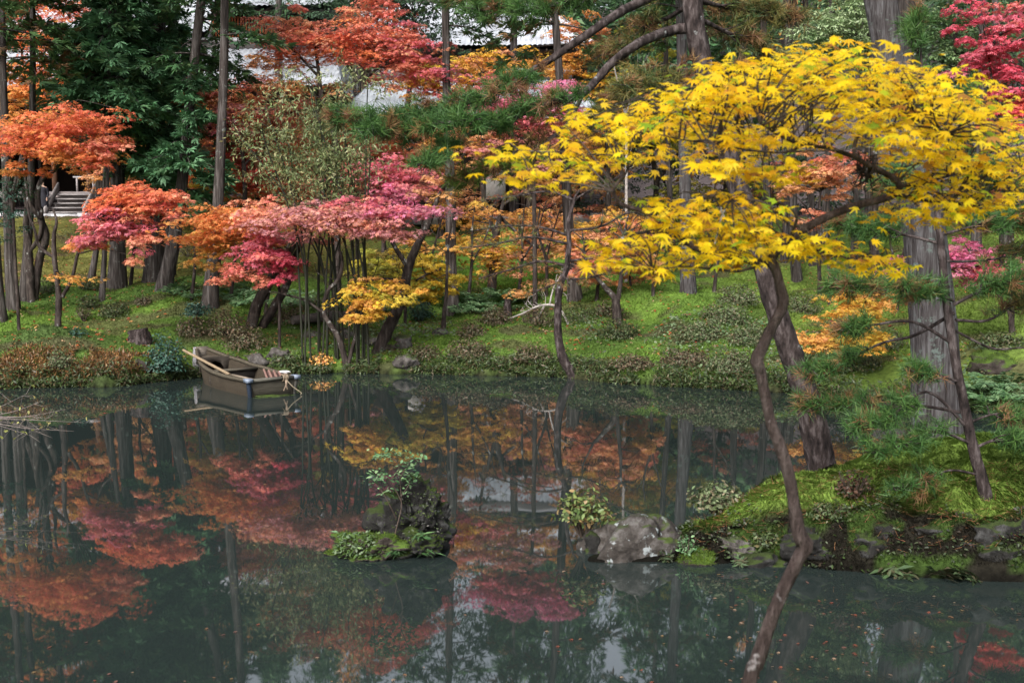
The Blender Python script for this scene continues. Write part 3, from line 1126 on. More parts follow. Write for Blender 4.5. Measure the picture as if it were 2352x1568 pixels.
#%%PERSON
# ------------------------------------------------------------------ the person by the stairs
def person():
    q = P(101, 498, 58.6)
    b = np.array([q[0], q[1], FL + .05])
    t = thing('person', 'person in a long dark coat standing left of the hall stairs, half hidden by trunks', 'person', b)
    vs = [(0, 0, .93), (0, 0, 1.12), (0, .01, 1.32), (0, .01, 1.44), (0, -.01, 1.52), (0, -.02, 1.60), (0, -.02, 1.70),
          (.10, 0, .88), (.105, -.01, .50), (.11, .02, .09), (.115, -.13, .04), (-.10, 0, .88), (-.105, -.02, .50), (-.11, .01, .09), (-.12, -.14, .04),
          (.19, .01, 1.40), (.235, .03, 1.12), (.22, -.06, .88), (.215, -.10, .80), (-.19, .01, 1.40), (-.235, .03, 1.12), (-.22, -.06, .88), (-.215, -.10, .80)]
    ed = [(0, 1), (1, 2), (2, 3), (3, 4), (4, 5), (5, 6), (0, 7), (7, 8), (8, 9), (9, 10), (0, 11), (11, 12), (12, 13), (13, 14), (3, 15), (15, 16), (16, 17), (17, 18), (3, 19), (19, 20), (20, 21), (21, 22)]
    rd = [.14, .13, .15, .08, .055, .085, .075, .085, .058, .045, .04, .085, .058, .045, .04, .055, .042, .032, .028, .055, .042, .032, .028]
    me = bpy.data.meshes.new('body')
    me.from_pydata(vs, ed, [])
    o = bpy.data.objects.new('body', me)
    COL.objects.link(o)
    o.parent = t
    sk = o.modifiers.new('skin', 'SKIN')
    for v, r in zip(me.skin_vertices[0].data, rd):
        v.radius = (r, r * .85)
    me.skin_vertices[0].data[0].use_root = True
    sb = o.modifiers.new('smooth', 'SUBSURF')
    sb.levels = sb.render_levels = 2
    m_, t_, out_ = new_mat('skin')
    p = N(t_, "ShaderNodeBsdfPrincipled", Roughness=.55)
    p.inputs['Base Color'].default_value = (.42, .27, .2, 1)
    t_.links.new(p.outputs[0], out_.inputs[0])
    me.materials.append(m_)
    # fingers
    for sx in (1, -1):
        fm = MB()
        for k in range(5):
            a = np.array([sx * .215 + (k - 2) * .016, -.105, .80 if k else .84])
            L = [.05, .075, .085, .078, .06][k]
            tube(fm, [a, a + [0, -.012, -L * .5], a + [0, .004, -L]], [.009, .008, .006], n=6, sides=6, rough=0)
        fm.build('hand', m_, t)
    # coat: rings round the torso and legs
    cm = MB()
    nr, ns = 22, 20
    zz = np.linspace(.42, 1.46, nr)
    wx = np.interp(zz, [.42, .7, .95, 1.12, 1.32, 1.42, 1.46], [.27, .25, .22, .19, .225, .17, .09])
    wy = np.interp(zz, [.42, .7, .95, 1.12, 1.32, 1.42, 1.46], [.20, .19, .17, .15, .165, .13, .085])
    th = np.linspace(0, 2 * math.pi, ns, endpoint=False)
    rip = 1 + .05 * np.sin(th * 6)[None, :] * (1.2 - zz)[:, None]
    v = np.stack([wx[:, None] * np.cos(th) * rip, wy[:, None] * np.sin(th) * rip, np.repeat(zz[:, None], ns, 1)], -1).reshape(-1, 3)
    i = np.arange(nr - 1)[:, None] * ns
    j = np.arange(ns)[None, :]
    cm.add(v, np.stack([i + j, i + (j + 1) % ns, i + ns + (j + 1) % ns, i + ns + j], -1).reshape(-1, 4), (.012, .012, .018))
    for sx in (1, -1):
        tube(cm, [(sx * .17, .01, 1.41), (sx * .245, .03, 1.12), (sx * .225, -.055, .90)], [.085, .07, .055], n=12, sides=10, rough=.08, col=(.012, .012, .018))
    cm.build('coat', PLAIN, t, None, True)
    hm = MB()
    v, f = ICO3
    vv = v * [.092, .102, .105]
    vv = np.where(((v[:, 1] < -.25) & (v[:, 2] < .45))[:, None], vv * .8, vv)
    hm.add(vv + [0, .005, 1.675], f, (.012, .009, .008))
    hm.build('hair', PLAIN, t, None, True)
    fm = MB()
    for sx in (1, -1):
        fm.add(v * [.012, .008, .009] + [sx * .032, -.102, 1.655], f, (.01, .008, .008))
    fm.add(v * [.013, .02, .02] + [0, -.112, 1.63], f, (.42, .27, .2))
    fm.add(v * [.026, .008, .006] + [0, -.098, 1.592], f, (.3, .1, .09))
    fm.build('face', PLAIN, t, None, True)
    pm = MB()
    for sx in (1, -1):
        tube(pm, [(sx * .10, 0, .88), (sx * .108, -.015, .5), (sx * .112, .015, .1)], [.1, .075, .062], n=10, sides=10, rough=.05, col=(.02, .02, .026))
        pm.add(v * [.05, .13, .045] + [sx * .115, -.06, .04], f, (.01, .01, .01))
    pm.build('trousers', PLAIN, t, None, True)


person()

#%%TREES
# ------------------------------------------------------------------ cedars (picture paths: x, y, width)
cedar('tall grey cedar against the left edge of the picture', [(31, 712, 30), (22, 560, 24), (14, 380, 20), (7, 160, 15), (5, 0, 13)], 8.2, nb=34, pal='cedarbrown', L0=2.2)
cedar('weathered cedar stump-wide trunk cut by the left picture edge', [(4, 735, 24), (-6, 620, 20), (-16, 400, 18), (-24, 0, 15)], 9.5, nb=30, pal='cedarbrown')
cedar('slim dark cedar just right of the left edge cedar', [(55, 690, 22), (64, 560, 19), (72, 400, 16), (75, 200, 14), (75, 0, 12)], 7.6, nb=50, pal='cedarbrown', L0=2.6, extra=[(8.6, 11.8, 14, 3.0, (-20, 40), 'cedarbrown')])
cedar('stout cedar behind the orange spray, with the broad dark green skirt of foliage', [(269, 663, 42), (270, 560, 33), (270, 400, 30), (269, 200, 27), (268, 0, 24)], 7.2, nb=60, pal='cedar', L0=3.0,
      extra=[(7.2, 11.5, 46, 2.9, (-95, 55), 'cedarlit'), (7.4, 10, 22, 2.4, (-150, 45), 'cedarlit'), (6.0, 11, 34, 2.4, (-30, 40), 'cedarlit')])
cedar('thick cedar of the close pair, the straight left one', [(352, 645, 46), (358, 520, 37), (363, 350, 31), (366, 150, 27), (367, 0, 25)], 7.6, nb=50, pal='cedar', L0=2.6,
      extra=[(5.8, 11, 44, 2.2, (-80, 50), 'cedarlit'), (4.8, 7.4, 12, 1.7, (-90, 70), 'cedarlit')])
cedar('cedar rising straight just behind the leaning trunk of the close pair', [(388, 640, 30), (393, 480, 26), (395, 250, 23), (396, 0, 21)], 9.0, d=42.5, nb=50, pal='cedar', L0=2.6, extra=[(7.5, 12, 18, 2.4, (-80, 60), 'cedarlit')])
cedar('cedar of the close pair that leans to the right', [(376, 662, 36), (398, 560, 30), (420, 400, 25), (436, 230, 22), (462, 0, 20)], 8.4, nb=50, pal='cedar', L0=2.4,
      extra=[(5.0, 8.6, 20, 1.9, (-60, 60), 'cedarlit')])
cedar('cedar with torn brown bark at its foot beside the fern gully', [(483, 702, 38), (490, 600, 29), (500, 480, 25), (509, 300, 21), (515, 120, 19), (516, 0, 18)], 9.2, nb=44, pal='cedar', L0=2.2)
cedar('straight grey cedar at the middle of the far bank', [(1040, 715, 34), (1036, 620, 26), (1035, 430, 23), (1027, 250, 19), (1023, 0, 17)], 10.2, nb=60, pal='cedar', L0=2.8)
cedar('dark cedar standing behind the small curved pine', [(1322, 687, 34), (1312, 600, 27), (1305, 500, 23), (1290, 250, 19), (1278, 80, 17), (1272, 0, 16)], 9.4, nb=46, pal='cedarbrown', L0=2.6)
cedar('pale barked cedar left of the leaning pine', [(1581, 673, 36), (1578, 560, 29), (1573, 400, 26), (1568, 200, 24), (1563, 0, 23)], 10.5, nb=50, pal='cedar', bark=PALEB, L0=2.4)
cedar('huge pale barked cedar at the right, fluted trunk rising from behind the moss island', [(2162, 1000, 122), (2150, 860, 112), (2140, 700, 103), (2118, 500, 94), (2080, 300, 84), (2050, 150, 78), (2022, 0, 72)], 10.5, d=21.0, nb=40, pal='cedar', bark=PALEB, L0=3.0, flute=.05)
cedar('second big cedar trunk, slightly thinner and darker, behind the huge one', [(2135, 700, 54), (2110, 420, 46), (2090, 150, 42), (2080, 0, 40)], 13.5, d=31, nb=40, pal='cedar', L0=2.6)
cedar('dark straight cedar in the right wood beyond the leaning pine', [(1831, 645, 24), (1824, 560, 22), (1815, 300, 20), (1808, 0, 18)], 13, nb=40, pal='cedar', L0=2.6)
for (x, y, w_, lean, lab) in ((1690, 600, 15, 6, 'thin dark wood trunk right of the pale cedar'), (1768, 612, 18, -5, 'dark wood trunk seen just left of the yellow canopy gap'), (1800, 600, 13, 8, 'first of the thin dark trunks in the canopy gap'),
                              (1868, 606, 16, -6, 'third thin dark trunk in the canopy gap'), (1893, 600, 17, 5, 'fourth and stoutest thin trunk in the canopy gap'), (1960, 610, 14, 8, 'thin trunk at the right end of the canopy gap'),
                              (2010, 606, 17, -10, 'shaded trunk in the wood left of the huge cedar'), (2240, 615, 20, 6, 'shaded trunk right of the huge cedar'), (2310, 620, 18, -8, 'shaded trunk near the right edge'),
                              (1545, 612, 13, -6, 'thin dark trunk left of the pale cedar')):
    cedar(lab, [(x, y, w_ * 1.25), (x + lean, y - 150, w_), (x + lean * 2, 300, w_ * .9), (x + lean * 3, 0, w_ * .8)], 8.5 if x < 1750 else 14, nb=42, pal='cedarbrown' if x % 2 else 'cedar', L0=2.8, fans=26, group='trunks of the right hand wood', dd_top=0)
cedar('thin mottled trunk leaning right behind the pink maple spray', [(210, 638, 17), (217, 600, 14), (226, 540, 12), (240, 420, 10), (250, 250, 9)], 9, nb=24, pal='cedar', L0=1.8, top=16)
cedar('thin straight trunk in front of the stout cedar', [(234, 692, 14), (238, 620, 12), (243, 520, 10), (247, 400, 9), (250, 200, 8)], 7.4, nb=30, pal='cedar', L0=1.8, top=15, extra=[(7.4, 11.5, 40, 2.5, (-60, 60), 'cedarlit')])

# ------------------------------------------------------------------ autumn maples of the far side
maple('orange red maple with arching sprays over the hall stairs at the left',
      [[(78, 690, 20), (90, 600, 18), (104, 545, 20), (93, 500, 15), (86, 450, 13), (96, 412, 11), (125, 392, 8)],
       [(93, 500, 13, -.2), (70, 470, 9, -.4), (60, 420, 7, -.4), (50, 340, 4, -.5)], [(96, 412, 8, 0), (90, 350, 6, -.2), (100, 300, 3, -.3)]],
      [(70, 318, 31, 240, 70, 'orangered', 3000), (180, 292, 31, 220, 70, 'orangered', 3000), (135, 300, 32, 230, 90, 'orange', 2400), (235, 338, 31, 90, 50, 'coral', 900),
       (150, 352, 31, 170, 14, 'orange', 900), (225, 376, 31, 60, 24, 'orangered', 450), (248, 440, 31, 40, 45, 'orangered', 350), (50, 380, 31, 80, 40, 'orange', 600)], k=40, size=.085)
maple('small forked bare stemmed maple on the left lawn carrying pink and orange sprays',
      [[(133, 749, 16), (135, 690, 14), (131, 640, 12), (125, 592, 12), (124, 540, 9), (130, 510, 6), (122, 480, 4)],
       [(125, 592, 8, 0), (92, 568, 8, -.1), (80, 530, 6, -.2), (66, 490, 5, -.2), (62, 440, 3, -.2)],
       [(143, 682, 9, 0), (165, 640, 8, -.1), (178, 585, 7, -.2), (190, 545, 5, -.3), (215, 515, 4, -.3)]],
      [(315, 458, -.6, 160, 56, 'orangered', 2500), (355, 462, -.6, 110, 50, 'coral', 1200), (248, 508, -.5, 120, 46, 'pink', 1400), (270, 530, -.7, 150, 60, 'pink', 1700), (325, 552, -.8, 70, 50, 'coral', 600),
       (195, 552, -.4, 80, 22, 'orange', 350), (165, 645, -.3, 90, 16, 'amber', 160)], k=34, size=.09)
maple('tall orange maple behind the cedars at the upper left', [[(20, 600, 20), (24, 480, 16), (60, 330, 12), (100, 200, 8)], [(60, 330, 8, 0), (60, 230, 6, 0), (50, 120, 4, 0)], [(60, 330, 8, 0), (150, 230, 5, 0), (200, 130, 3, 0)]],
      [(60, 190, 49, 220, 180, 'orange', 4200), (180, 140, 49, 200, 150, 'orange', 3800), (130, 230, 50, 260, 110, 'amber', 3200), (120, 30, 50, 240, 110, 'coral', 3000), (30, 90, 50, 160, 120, 'orangered', 2000), (120, -90, 50, 320, 180, 'orange', 3000)], d=50, size=.13, T=T_TRI, k=30)
maple('wide low maple, orange to pink, with leaning mossy double trunk behind the boat',
      [[(577, 754, 27), (590, 700, 26), (612, 660, 24), (640, 612, 20), (662, 585, 16), (690, 540, 10)], [(600, 752, 20, .2), (632, 700, 20, .3), (660, 650, 17, .4), (672, 600, 14, .3), (710, 530, 8, 0)],
       [(662, 585, 9, 0), (610, 550, 8, 0), (540, 520, 5, 0), (470, 525, 3, 0)], [(700, 530, 8, 0), (790, 510, 7, 0), (880, 500, 5, 0), (960, 490, 3, 0)]],
      [(500, 516, 31.5, 210, 56, 'orange', 2890), (590, 501, 32, 220, 48, 'orange', 3060), (480, 566, 32, 120, 80, 'amber', 1445), (560, 541, 31.5, 160, 48, 'orange', 1445), (690, 501, 29.6, 240, 52, 'dusty', 3060),
       (640, 484, 30, 190, 40, 'coral', 1275), (790, 501, 29.2, 240, 56, 'dusty', 3060), (870, 516, 29.2, 160, 48, 'dusty', 1615), (925, 486, 29.4, 170, 44, 'magenta', 1445), (850, 474, 29.4, 180, 36, 'pink', 1445), (700, 541, 31.5, 120, 36, 'dusty', 680)], k=60, size=.085)
maple('drooping crimson pink maple spray in front of the leaning mossy trunk',
      [[(640, 720, 8), (640, 650, 6), (620, 600, 5), (590, 570, 3)]],
      [(590, 575, 30.5, 110, 60, 'pink', 1300), (640, 590, 30.5, 90, 50, 'crimson', 1000), (570, 628, 30.5, 110, 40, 'coral', 1200), (655, 615, 30.2, 50, 60, 'crimson', 500), (600, 545, 30.8, 120, 30, 'pink', 700)], k=20, size=.085, d=31.2)
maple('coral red maple crown spread in front of the tiled roof at the top', [[(770, 480, 16), (770, 330, 14), (740, 230, 10), (730, 150, 8), (720, 90, 5)], [(740, 230, 9, 0), (850, 170, 7, 0), (930, 110, 4, 0)], [(735, 180, 7, 0), (680, 120, 5, 0), (640, 70, 3, 0)]],
      [(650, 70, 38, 130, 70, 'coral', 1900), (720, 95, 38, 170, 70, 'coral', 2600), (850, 60, 38, 170, 80, 'coral', 2600), (800, 100, 38, 240, 70, 'orangered', 3200), (900, 110, 38, 180, 80, 'coral', 2700), (960, 120, 38, 130, 100, 'pink', 2000),
       (930, 160, 38, 130, 70, 'coral', 1700), (690, 190, 38, 190, 40, 'salmon', 1400), (610, 140, 38, 110, 30, 'salmon', 700), (850, 20, 38, 120, 50, 'coral', 800)], d=38, size=.095, k=40)
maple('dusty red maple between two grey trunks below the roof', [[(560, 480, 12), (560, 380, 10), (540, 300, 8), (530, 240, 5)], [(560, 380, 6, 0), (620, 320, 5, 0), (660, 270, 3, 0)]],
      [(500, 222, 41, 170, 36, 'salmon', 1700), (560, 205, 41, 160, 40, 'coral', 1400), (560, 268, 41, 170, 50, 'dusty', 1900), (610, 290, 41, 190, 70, 'coral', 2400), (670, 260, 41, 120, 60, 'coral', 1400), (500, 300, 41, 120, 50, 'pink', 1000)], d=41, size=.12, T=T_TRI)
maple('bright red maple behind the grey trunk, above the yellow bush', [[(590, 520, 12), (590, 440, 10), (580, 380, 7), (575, 330, 4)]],
      [(560, 345, 42, 170, 60, 'red', 3120), (600, 390, 42, 190, 70, 'red', 3380), (530, 400, 42, 120, 80, 'orangered', 2080), (640, 350, 42, 130, 80, 'orangered', 2210), (640, 430, 42, 130, 60, 'orangered', 1690), (490, 340, 42.5, 100, 60, 'salmon', 1040)], d=42, size=.12, T=T_TRI)
maple('yellow green maple in front of the dark hall wall at the left', [[(500, 500, 10), (500, 450, 8), (515, 410, 5)]],
      [(475, 435, 44, 90, 60, 'yellow', 1300), (540, 410, 44, 120, 40, 'ygreen', 1300), (560, 445, 44, 140, 60, 'olive', 1500), (500, 470, 44, 130, 50, 'ygreen', 1300), (520, 500, 43, 180, 40, 'olive', 1600), (620, 455, 44, 120, 60, 'rust', 1100)], d=44, size=.11, T=T_TRI)
maple('vivid pink maple dome right of the bamboo', [[(880, 590, 12), (880, 500, 10), (872, 440, 8), (865, 400, 4)], [(880, 480, 6, 0), (920, 430, 5, 0), (940, 400, 3, 0)]],
      [(850, 392, 38, 170, 46, 'pink', 2500), (880, 420, 38, 160, 60, 'pink', 2300), (905, 450, 38, 110, 50, 'magenta', 1400), (800, 400, 38, 70, 60, 'coral', 700), (930, 400, 38.5, 120, 60, 'pink', 1500), (960, 430, 38.5, 90, 70, 'dusty', 1100)], d=38, size=.10)
maple('red orange maple above the pink dome, under the long pine bough', [[(820, 520, 10), (820, 420, 9), (825, 360, 6), (830, 320, 4)]],
      [(840, 345, 43, 180, 60, 'coral', 2300), (800, 320, 43, 90, 60, 'orangered', 900), (900, 335, 43, 160, 60, 'orangered', 1800), (970, 345, 43, 140, 60, 'salmon', 1500), (850, 380, 43, 140, 50, 'coral', 1200), (1010, 390, 43, 130, 60, 'salmon', 1100)], d=43, size=.11, T=T_TRI)
maple('golden maple behind the straight grey cedar near the top', [[(1110, 500, 12), (1110, 330, 9), (1100, 220, 6), (1105, 170, 4)]],
      [(1010, 160, 54, 130, 60, 'yellow', 1500), (1090, 165, 54, 170, 60, 'gold', 2000), (1190, 140, 54, 180, 50, 'gold', 2000), (1110, 140, 55, 160, 40, 'salmon', 1300), (960, 195, 54, 110, 50, 'amber', 1000), (1060, 200, 54, 160, 40, 'pink', 1100), (1120, 185, 53, 110, 40, 'pink', 900)], d=54, size=.13, T=T_TRI)
maple('magenta pink maple seen through the pine bough', [[(1230, 500, 12), (1225, 380, 9), (1210, 290, 6), (1205, 240, 4)]],
      [(1190, 235, 34, 180, 60, 'magenta', 2400), (1260, 225, 34, 150, 60, 'magenta', 2000), (1130, 255, 34, 130, 50, 'pink', 1300), (1230, 270, 34, 170, 50, 'pink', 1600), (1310, 230, 34, 90, 80, 'magenta', 1000), (1150, 330, 34, 160, 60, 'dusty', 1500), (1060, 330, 34, 150, 70, 'salmon', 1300), (1180, 380, 34, 160, 80, 'dusty', 1300)], d=34, size=.09)
maple('orange and gold maple behind the pine twigs at the top right of centre', [[(1400, 520, 12), (1395, 350, 9), (1380, 240, 6), (1375, 150, 4)]],
      [(1320, 150, 50, 130, 120, 'amber', 1900), (1370, 220, 50, 120, 120, 'gold', 1700), (1440, 180, 50, 150, 120, 'olive', 1700), (1330, 80, 50, 120, 90, 'salmon', 1200), (1480, 90, 50, 150, 120, 'ygreen', 1500), (1350, 300, 50, 180, 90, 'amber', 1500), (1500, 260, 50, 160, 120, 'olive', 1300)], d=50, size=.13, T=T_TRI)
maple('yellow leafed maple below the dark forked tree, over the fern gully', [[(930, 700, 8), (930, 660, 7), (915, 630, 4)], [(930, 660, 5, 0), (980, 630, 4, 0), (1010, 620, 2, 0)]],
      [(900, 618, 35, 150, 60, 'ygreen', 1700), (960, 610, 35.5, 140, 70, 'yellow', 1800), (1000, 640, 35.5, 90, 60, 'yellow', 1000), (960, 665, 35, 100, 30, 'yellow', 900), (880, 590, 36, 130, 40, 'olive', 1100), (1000, 560, 38, 120, 50, 'amber', 1000)], d=35, size=.10)
maple('small golden maple shrub with thin stems on the shore right of the boat', [[(800, 842, 10), (812, 790, 9), (826, 740, 7), (838, 690, 5), (830, 660, 3)], [(826, 740, 4, 0), (870, 700, 4, 0), (900, 680, 2, 0)]],
      [(822, 700, 29.6, 80, 40, 'gold', 700), (860, 672, 29.8, 140, 30, 'yellow', 1000), (920, 662, 30, 80, 22, 'gold', 500), (835, 722, 29.6, 90, 18, 'gold', 400), (870, 722, 29.6, 60, 14, 'gold', 260), (830, 645, 30, 60, 14, 'amber', 200)], size=.09, k=30, limb=.012)
maple('salmon orange maple veil right of the straight grey cedar', [[(1128, 681, 24), (1133, 620, 20), (1139, 545, 17), (1150, 490, 10), (1158, 455, 6)], [(1139, 545, 11, 0), (1125, 505, 9, 0), (1118, 470, 5, 0)], [(1150, 500, 8, .2), (1200, 545, 7, .2), (1250, 580, 4, .2)], [(1155, 470, 7, 0), (1210, 440, 5, 0), (1270, 430, 3, 0)]],
      [(1100, 560, 39, 150, 60, 'gold', 1500), (1180, 545, 40, 150, 60, 'salmon', 1500), (1250, 560, 40, 130, 70, 'salmon', 1500), (1090, 500, 41, 140, 40, 'amber', 1200), (1200, 500, 41, 180, 40, 'amber', 1500), (1180, 600, 39, 160, 50, 'salmon', 1200), (1110, 600, 39, 100, 50, 'gold', 700), (1290, 515, 41, 150, 50, 'salmon', 1400),
       (1230, 660, 38, 120, 40, 'salmon', 500)], size=.10, k=44, T=T_TRI)
maple('salmon pink maple with a dark Y shaped trunk on the right slope',
      [[(1418, 744, 24), (1416, 705, 20), (1412, 685, 16), (1390, 660, 12), (1366, 632, 8)], [(1416, 705, 13, 0), (1424, 660, 11, 0), (1430, 600, 8, 0), (1432, 540, 5, 0)], [(1366, 632, 6, 0), (1345, 590, 4, 0), (1340, 550, 3, 0)]],
      [(1400, 540, 35, 150, 60, 'salmon', 1500), (1440, 580, 34.5, 130, 60, 'salmon', 1300), (1380, 595, 34.5, 140, 60, 'coral', 1200), (1340, 560, 35.5, 120, 70, 'amber', 1100), (1420, 500, 36, 150, 50, 'amber', 1200), (1480, 605, 34.5, 80, 40, 'amber', 600), (1370, 640, 34.5, 100, 30, 'salmon', 500), (1480, 540, 37, 120, 60, 'coral', 900)], size=.10, k=36)
maple('thin bent sapling maple left of the pale cedar', [[(1467, 738, 8), (1460, 690, 7), (1448, 650, 6), (1446, 600, 4)]], [(1450, 590, 36, 90, 40, 'amber', 500), (1470, 620, 36, 80, 30, 'salmon', 350)], size=.10, k=10, d=36)
maple('peach coloured maple in the gap of the yellow canopy', [[(1885, 600, 10), (1880, 520, 8), (1885, 440, 5)]],
      [(1880, 395, 36, 150, 60, 'salmon', 1500), (1920, 420, 36, 110, 60, 'salmon', 1000), (1900, 370, 36, 150, 50, 'coral', 1100), (1870, 510, 35, 90, 36, 'coral', 700), (1840, 430, 36, 80, 40, 'salmon', 500)], d=36, size=.10, k=20)
maple('crimson maple at the upper right corner', [[(2330, 620, 14), (2320, 450, 11), (2300, 300, 8), (2280, 200, 6), (2270, 120, 4)], [(2300, 300, 6, 0), (2240, 200, 4, 0), (2220, 160, 2, 0)]],
      [(2250, 140, 27, 130, 40, 'crimson', 1300), (2300, 100, 27, 130, 90, 'crimson', 1900), (2330, 60, 27, 120, 90, 'pink', 1500), (2230, 40, 27.5, 120, 50, 'crimson', 700), (2310, 190, 27, 130, 50, 'crimson', 1300), (2340, 260, 27, 110, 90, 'red', 1400), (2330, 380, 27, 110, 90, 'crimson', 900)], d=27, size=.09, k=34)
maple('low magenta maple right of the huge cedar', [[(2330, 760, 9), (2310, 700, 7), (2270, 650, 5)]],
      [(2240, 600, 27, 190, 40, 'magenta', 1900), (2290, 622, 27, 130, 30, 'crimson', 1200), (2180, 590, 27.5, 130, 40, 'magenta', 1100), (2040, 622, 28, 100, 30, 'magenta', 700), (2230, 570, 27, 120, 30, 'magenta', 600)], d=27, size=.09, k=24)
maple('low golden maple in front of the right slope, left of the huge cedar', [[(1960, 842, 8), (1955, 790, 7), (1975, 740, 5), (1990, 700, 3)]],
      [(1985, 715, 26, 120, 36, 'gold', 1100), (1935, 690, 26.5, 140, 60, 'gold', 1200), (1960, 762, 26, 150, 30, 'gold', 1100), (1860, 780, 26, 120, 34, 'amber', 900), (2000, 775, 26, 90, 24, 'gold', 500), (2010, 660, 26.5, 100, 40, 'amber', 600)], size=.09, k=30)

# the deeper rank of maples in front of the halls and terrace
for (x, d, cols, lab) in ((270, 49, ('orange', 'amber', 'orangered'), 'orange maple filling the gap left of the stout cedar'), (400, 48, ('amber', 'orangered', 'salmon'), 'amber and red maple just behind the leaning cedar'), (330, 54, ('orange', 'amber', 'salmon'), 'orange maple glowing between the close pair of cedars'), (450, 53, ('orangered', 'amber', 'salmon'), 'orange red maple behind the cedar with torn bark'),
                          (700, 55, ('coral', 'rust', 'olive'), 'russet maple behind the bamboo leaves'), (1010, 55, ('amber', 'salmon', 'dusty'), 'salmon and amber maple in front of the side hall, left end'),
                          (1210, 56, ('dusty', 'coral', 'salmon'), 'dusty red maple in front of the side hall, right end'), (1390, 54, ('amber', 'gold', 'salmon'), 'amber maple right of the side hall'), (1500, 55, ('ygreen', 'olive', 'pale'), 'yellow green tree at the edge of the right hand wood'),
                          (1660, 56, ('olive', 'coral', 'broad'), 'olive and coral maple deep in the right hand wood'), (2180, 52, ('olive', 'broad', 'ygreen'), 'olive tree deep in the wood behind the huge cedar')):
    bl = []
    for k in range(7):
        bl.append((x + rng.normal(0, 60), rng.uniform(200, 350) if x < 300 else rng.uniform(250, 470) if x < 1550 else rng.uniform(330, 520), d + rng.normal(0, .7), rng.uniform(130, 210), rng.uniform(50, 90), cols[k % 3], 1000))
    maple(lab, [[(x, 500, 16), (x + 8, 420, 13), (x - 6, 330, 9), (x + 4, 270, 5)], [(x + 8, 420, 8, 0), (x + 60, 350, 6, 0), (x + 90, 310, 3, 0)], [(x - 6, 380, 7, 0), (x - 60, 330, 5, 0), (x - 80, 290, 3, 0)]], bl, d=d, size=.14, T=T_TRI, k=24)

# ------------------------------------------------------------------ evergreens and pale broadleaf trees
T_BROAD = T_OVAL
maple('pale green broadleaf tree lit between the big trunks at the upper right', [[(2010, 620, 18), (2010, 400, 14), (2000, 200, 9), (1990, 90, 5)]],
      [(1900, 70, 35, 150, 90, 'pale', 3000), (1960, 50, 35, 170, 110, 'pale', 3600), (2000, 20, 35.5, 200, 90, 'pale', 3000), (1880, 130, 35, 130, 60, 'palemix', 2000), (1950, 130, 35, 150, 60, 'palemix', 2200)], d=35, size=.11, T=T_BROAD, name='broadleaf_tree', mat=EVERG, cat='tree')
maple('green broadleaf tree filling the right edge behind the crimson maple', [[(2220, 620, 16), (2220, 400, 12), (2200, 200, 9), (2190, 90, 5)]],
      [(2150, 60, 40, 130, 120, 'palemix', 2400), (2200, 120, 40, 170, 140, 'palemix', 3400), (2180, 210, 40, 180, 120, 'broad', 3000), (2290, 60, 41, 170, 160, 'palemix', 3200), (2300, 220, 41, 160, 140, 'broad', 2600), (2230, 330, 41, 240, 120, 'broad', 3000)], d=40, size=.15, T=T_BROAD, name='broadleaf_tree', mat=EVERG, cat='tree')
maple('dark glossy broadleaf tree over the roof ridge at the top', [[(920, 480, 18), (930, 300, 14), (950, 130, 10), (950, 40, 6)]],
      [(900, 40, 56, 200, 110, 'broad', 4200), (980, 70, 56, 170, 110, 'broad', 3400), (820, 0, 56, 200, 90, 'broad', 3200), (1040, 180, 56, 120, 100, 'broad', 1800), (930, -70, 56, 320, 130, 'broad', 4000), (990, -150, 56, 300, 150, 'broad', 3000)], d=56, size=.18, T=T_BROAD, name='broadleaf_tree', mat=EVERG, cat='tree')
maple('dark evergreen tree shading the veranda behind the stout cedar', [[(330, 560, 16), (330, 450, 14), (320, 330, 10)]],
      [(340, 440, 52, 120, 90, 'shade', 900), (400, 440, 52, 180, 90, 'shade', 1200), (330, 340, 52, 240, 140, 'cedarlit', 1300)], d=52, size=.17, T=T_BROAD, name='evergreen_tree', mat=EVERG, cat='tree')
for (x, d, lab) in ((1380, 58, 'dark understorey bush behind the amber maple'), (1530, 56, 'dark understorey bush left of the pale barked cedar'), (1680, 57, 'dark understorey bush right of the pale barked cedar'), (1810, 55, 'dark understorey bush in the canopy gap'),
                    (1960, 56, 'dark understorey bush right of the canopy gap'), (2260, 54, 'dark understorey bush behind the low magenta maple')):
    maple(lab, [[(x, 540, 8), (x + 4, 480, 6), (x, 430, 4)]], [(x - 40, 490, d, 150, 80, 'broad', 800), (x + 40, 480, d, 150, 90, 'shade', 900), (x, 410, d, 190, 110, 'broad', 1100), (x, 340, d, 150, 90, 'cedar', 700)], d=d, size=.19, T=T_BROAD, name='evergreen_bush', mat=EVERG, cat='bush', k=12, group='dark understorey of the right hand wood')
maple('ivy dark evergreen bush on the left edge trunk', [[(35, 560, 8), (30, 500, 7), (25, 450, 5)]],
      [(20, 470, 32, 80, 130, 'teal', 1900), (30, 410, 32, 70, 70, 'broad', 900)], d=32, size=.08, T=T_BROAD, name='evergreen_bush', mat=EVERG, cat='bush', k=10)
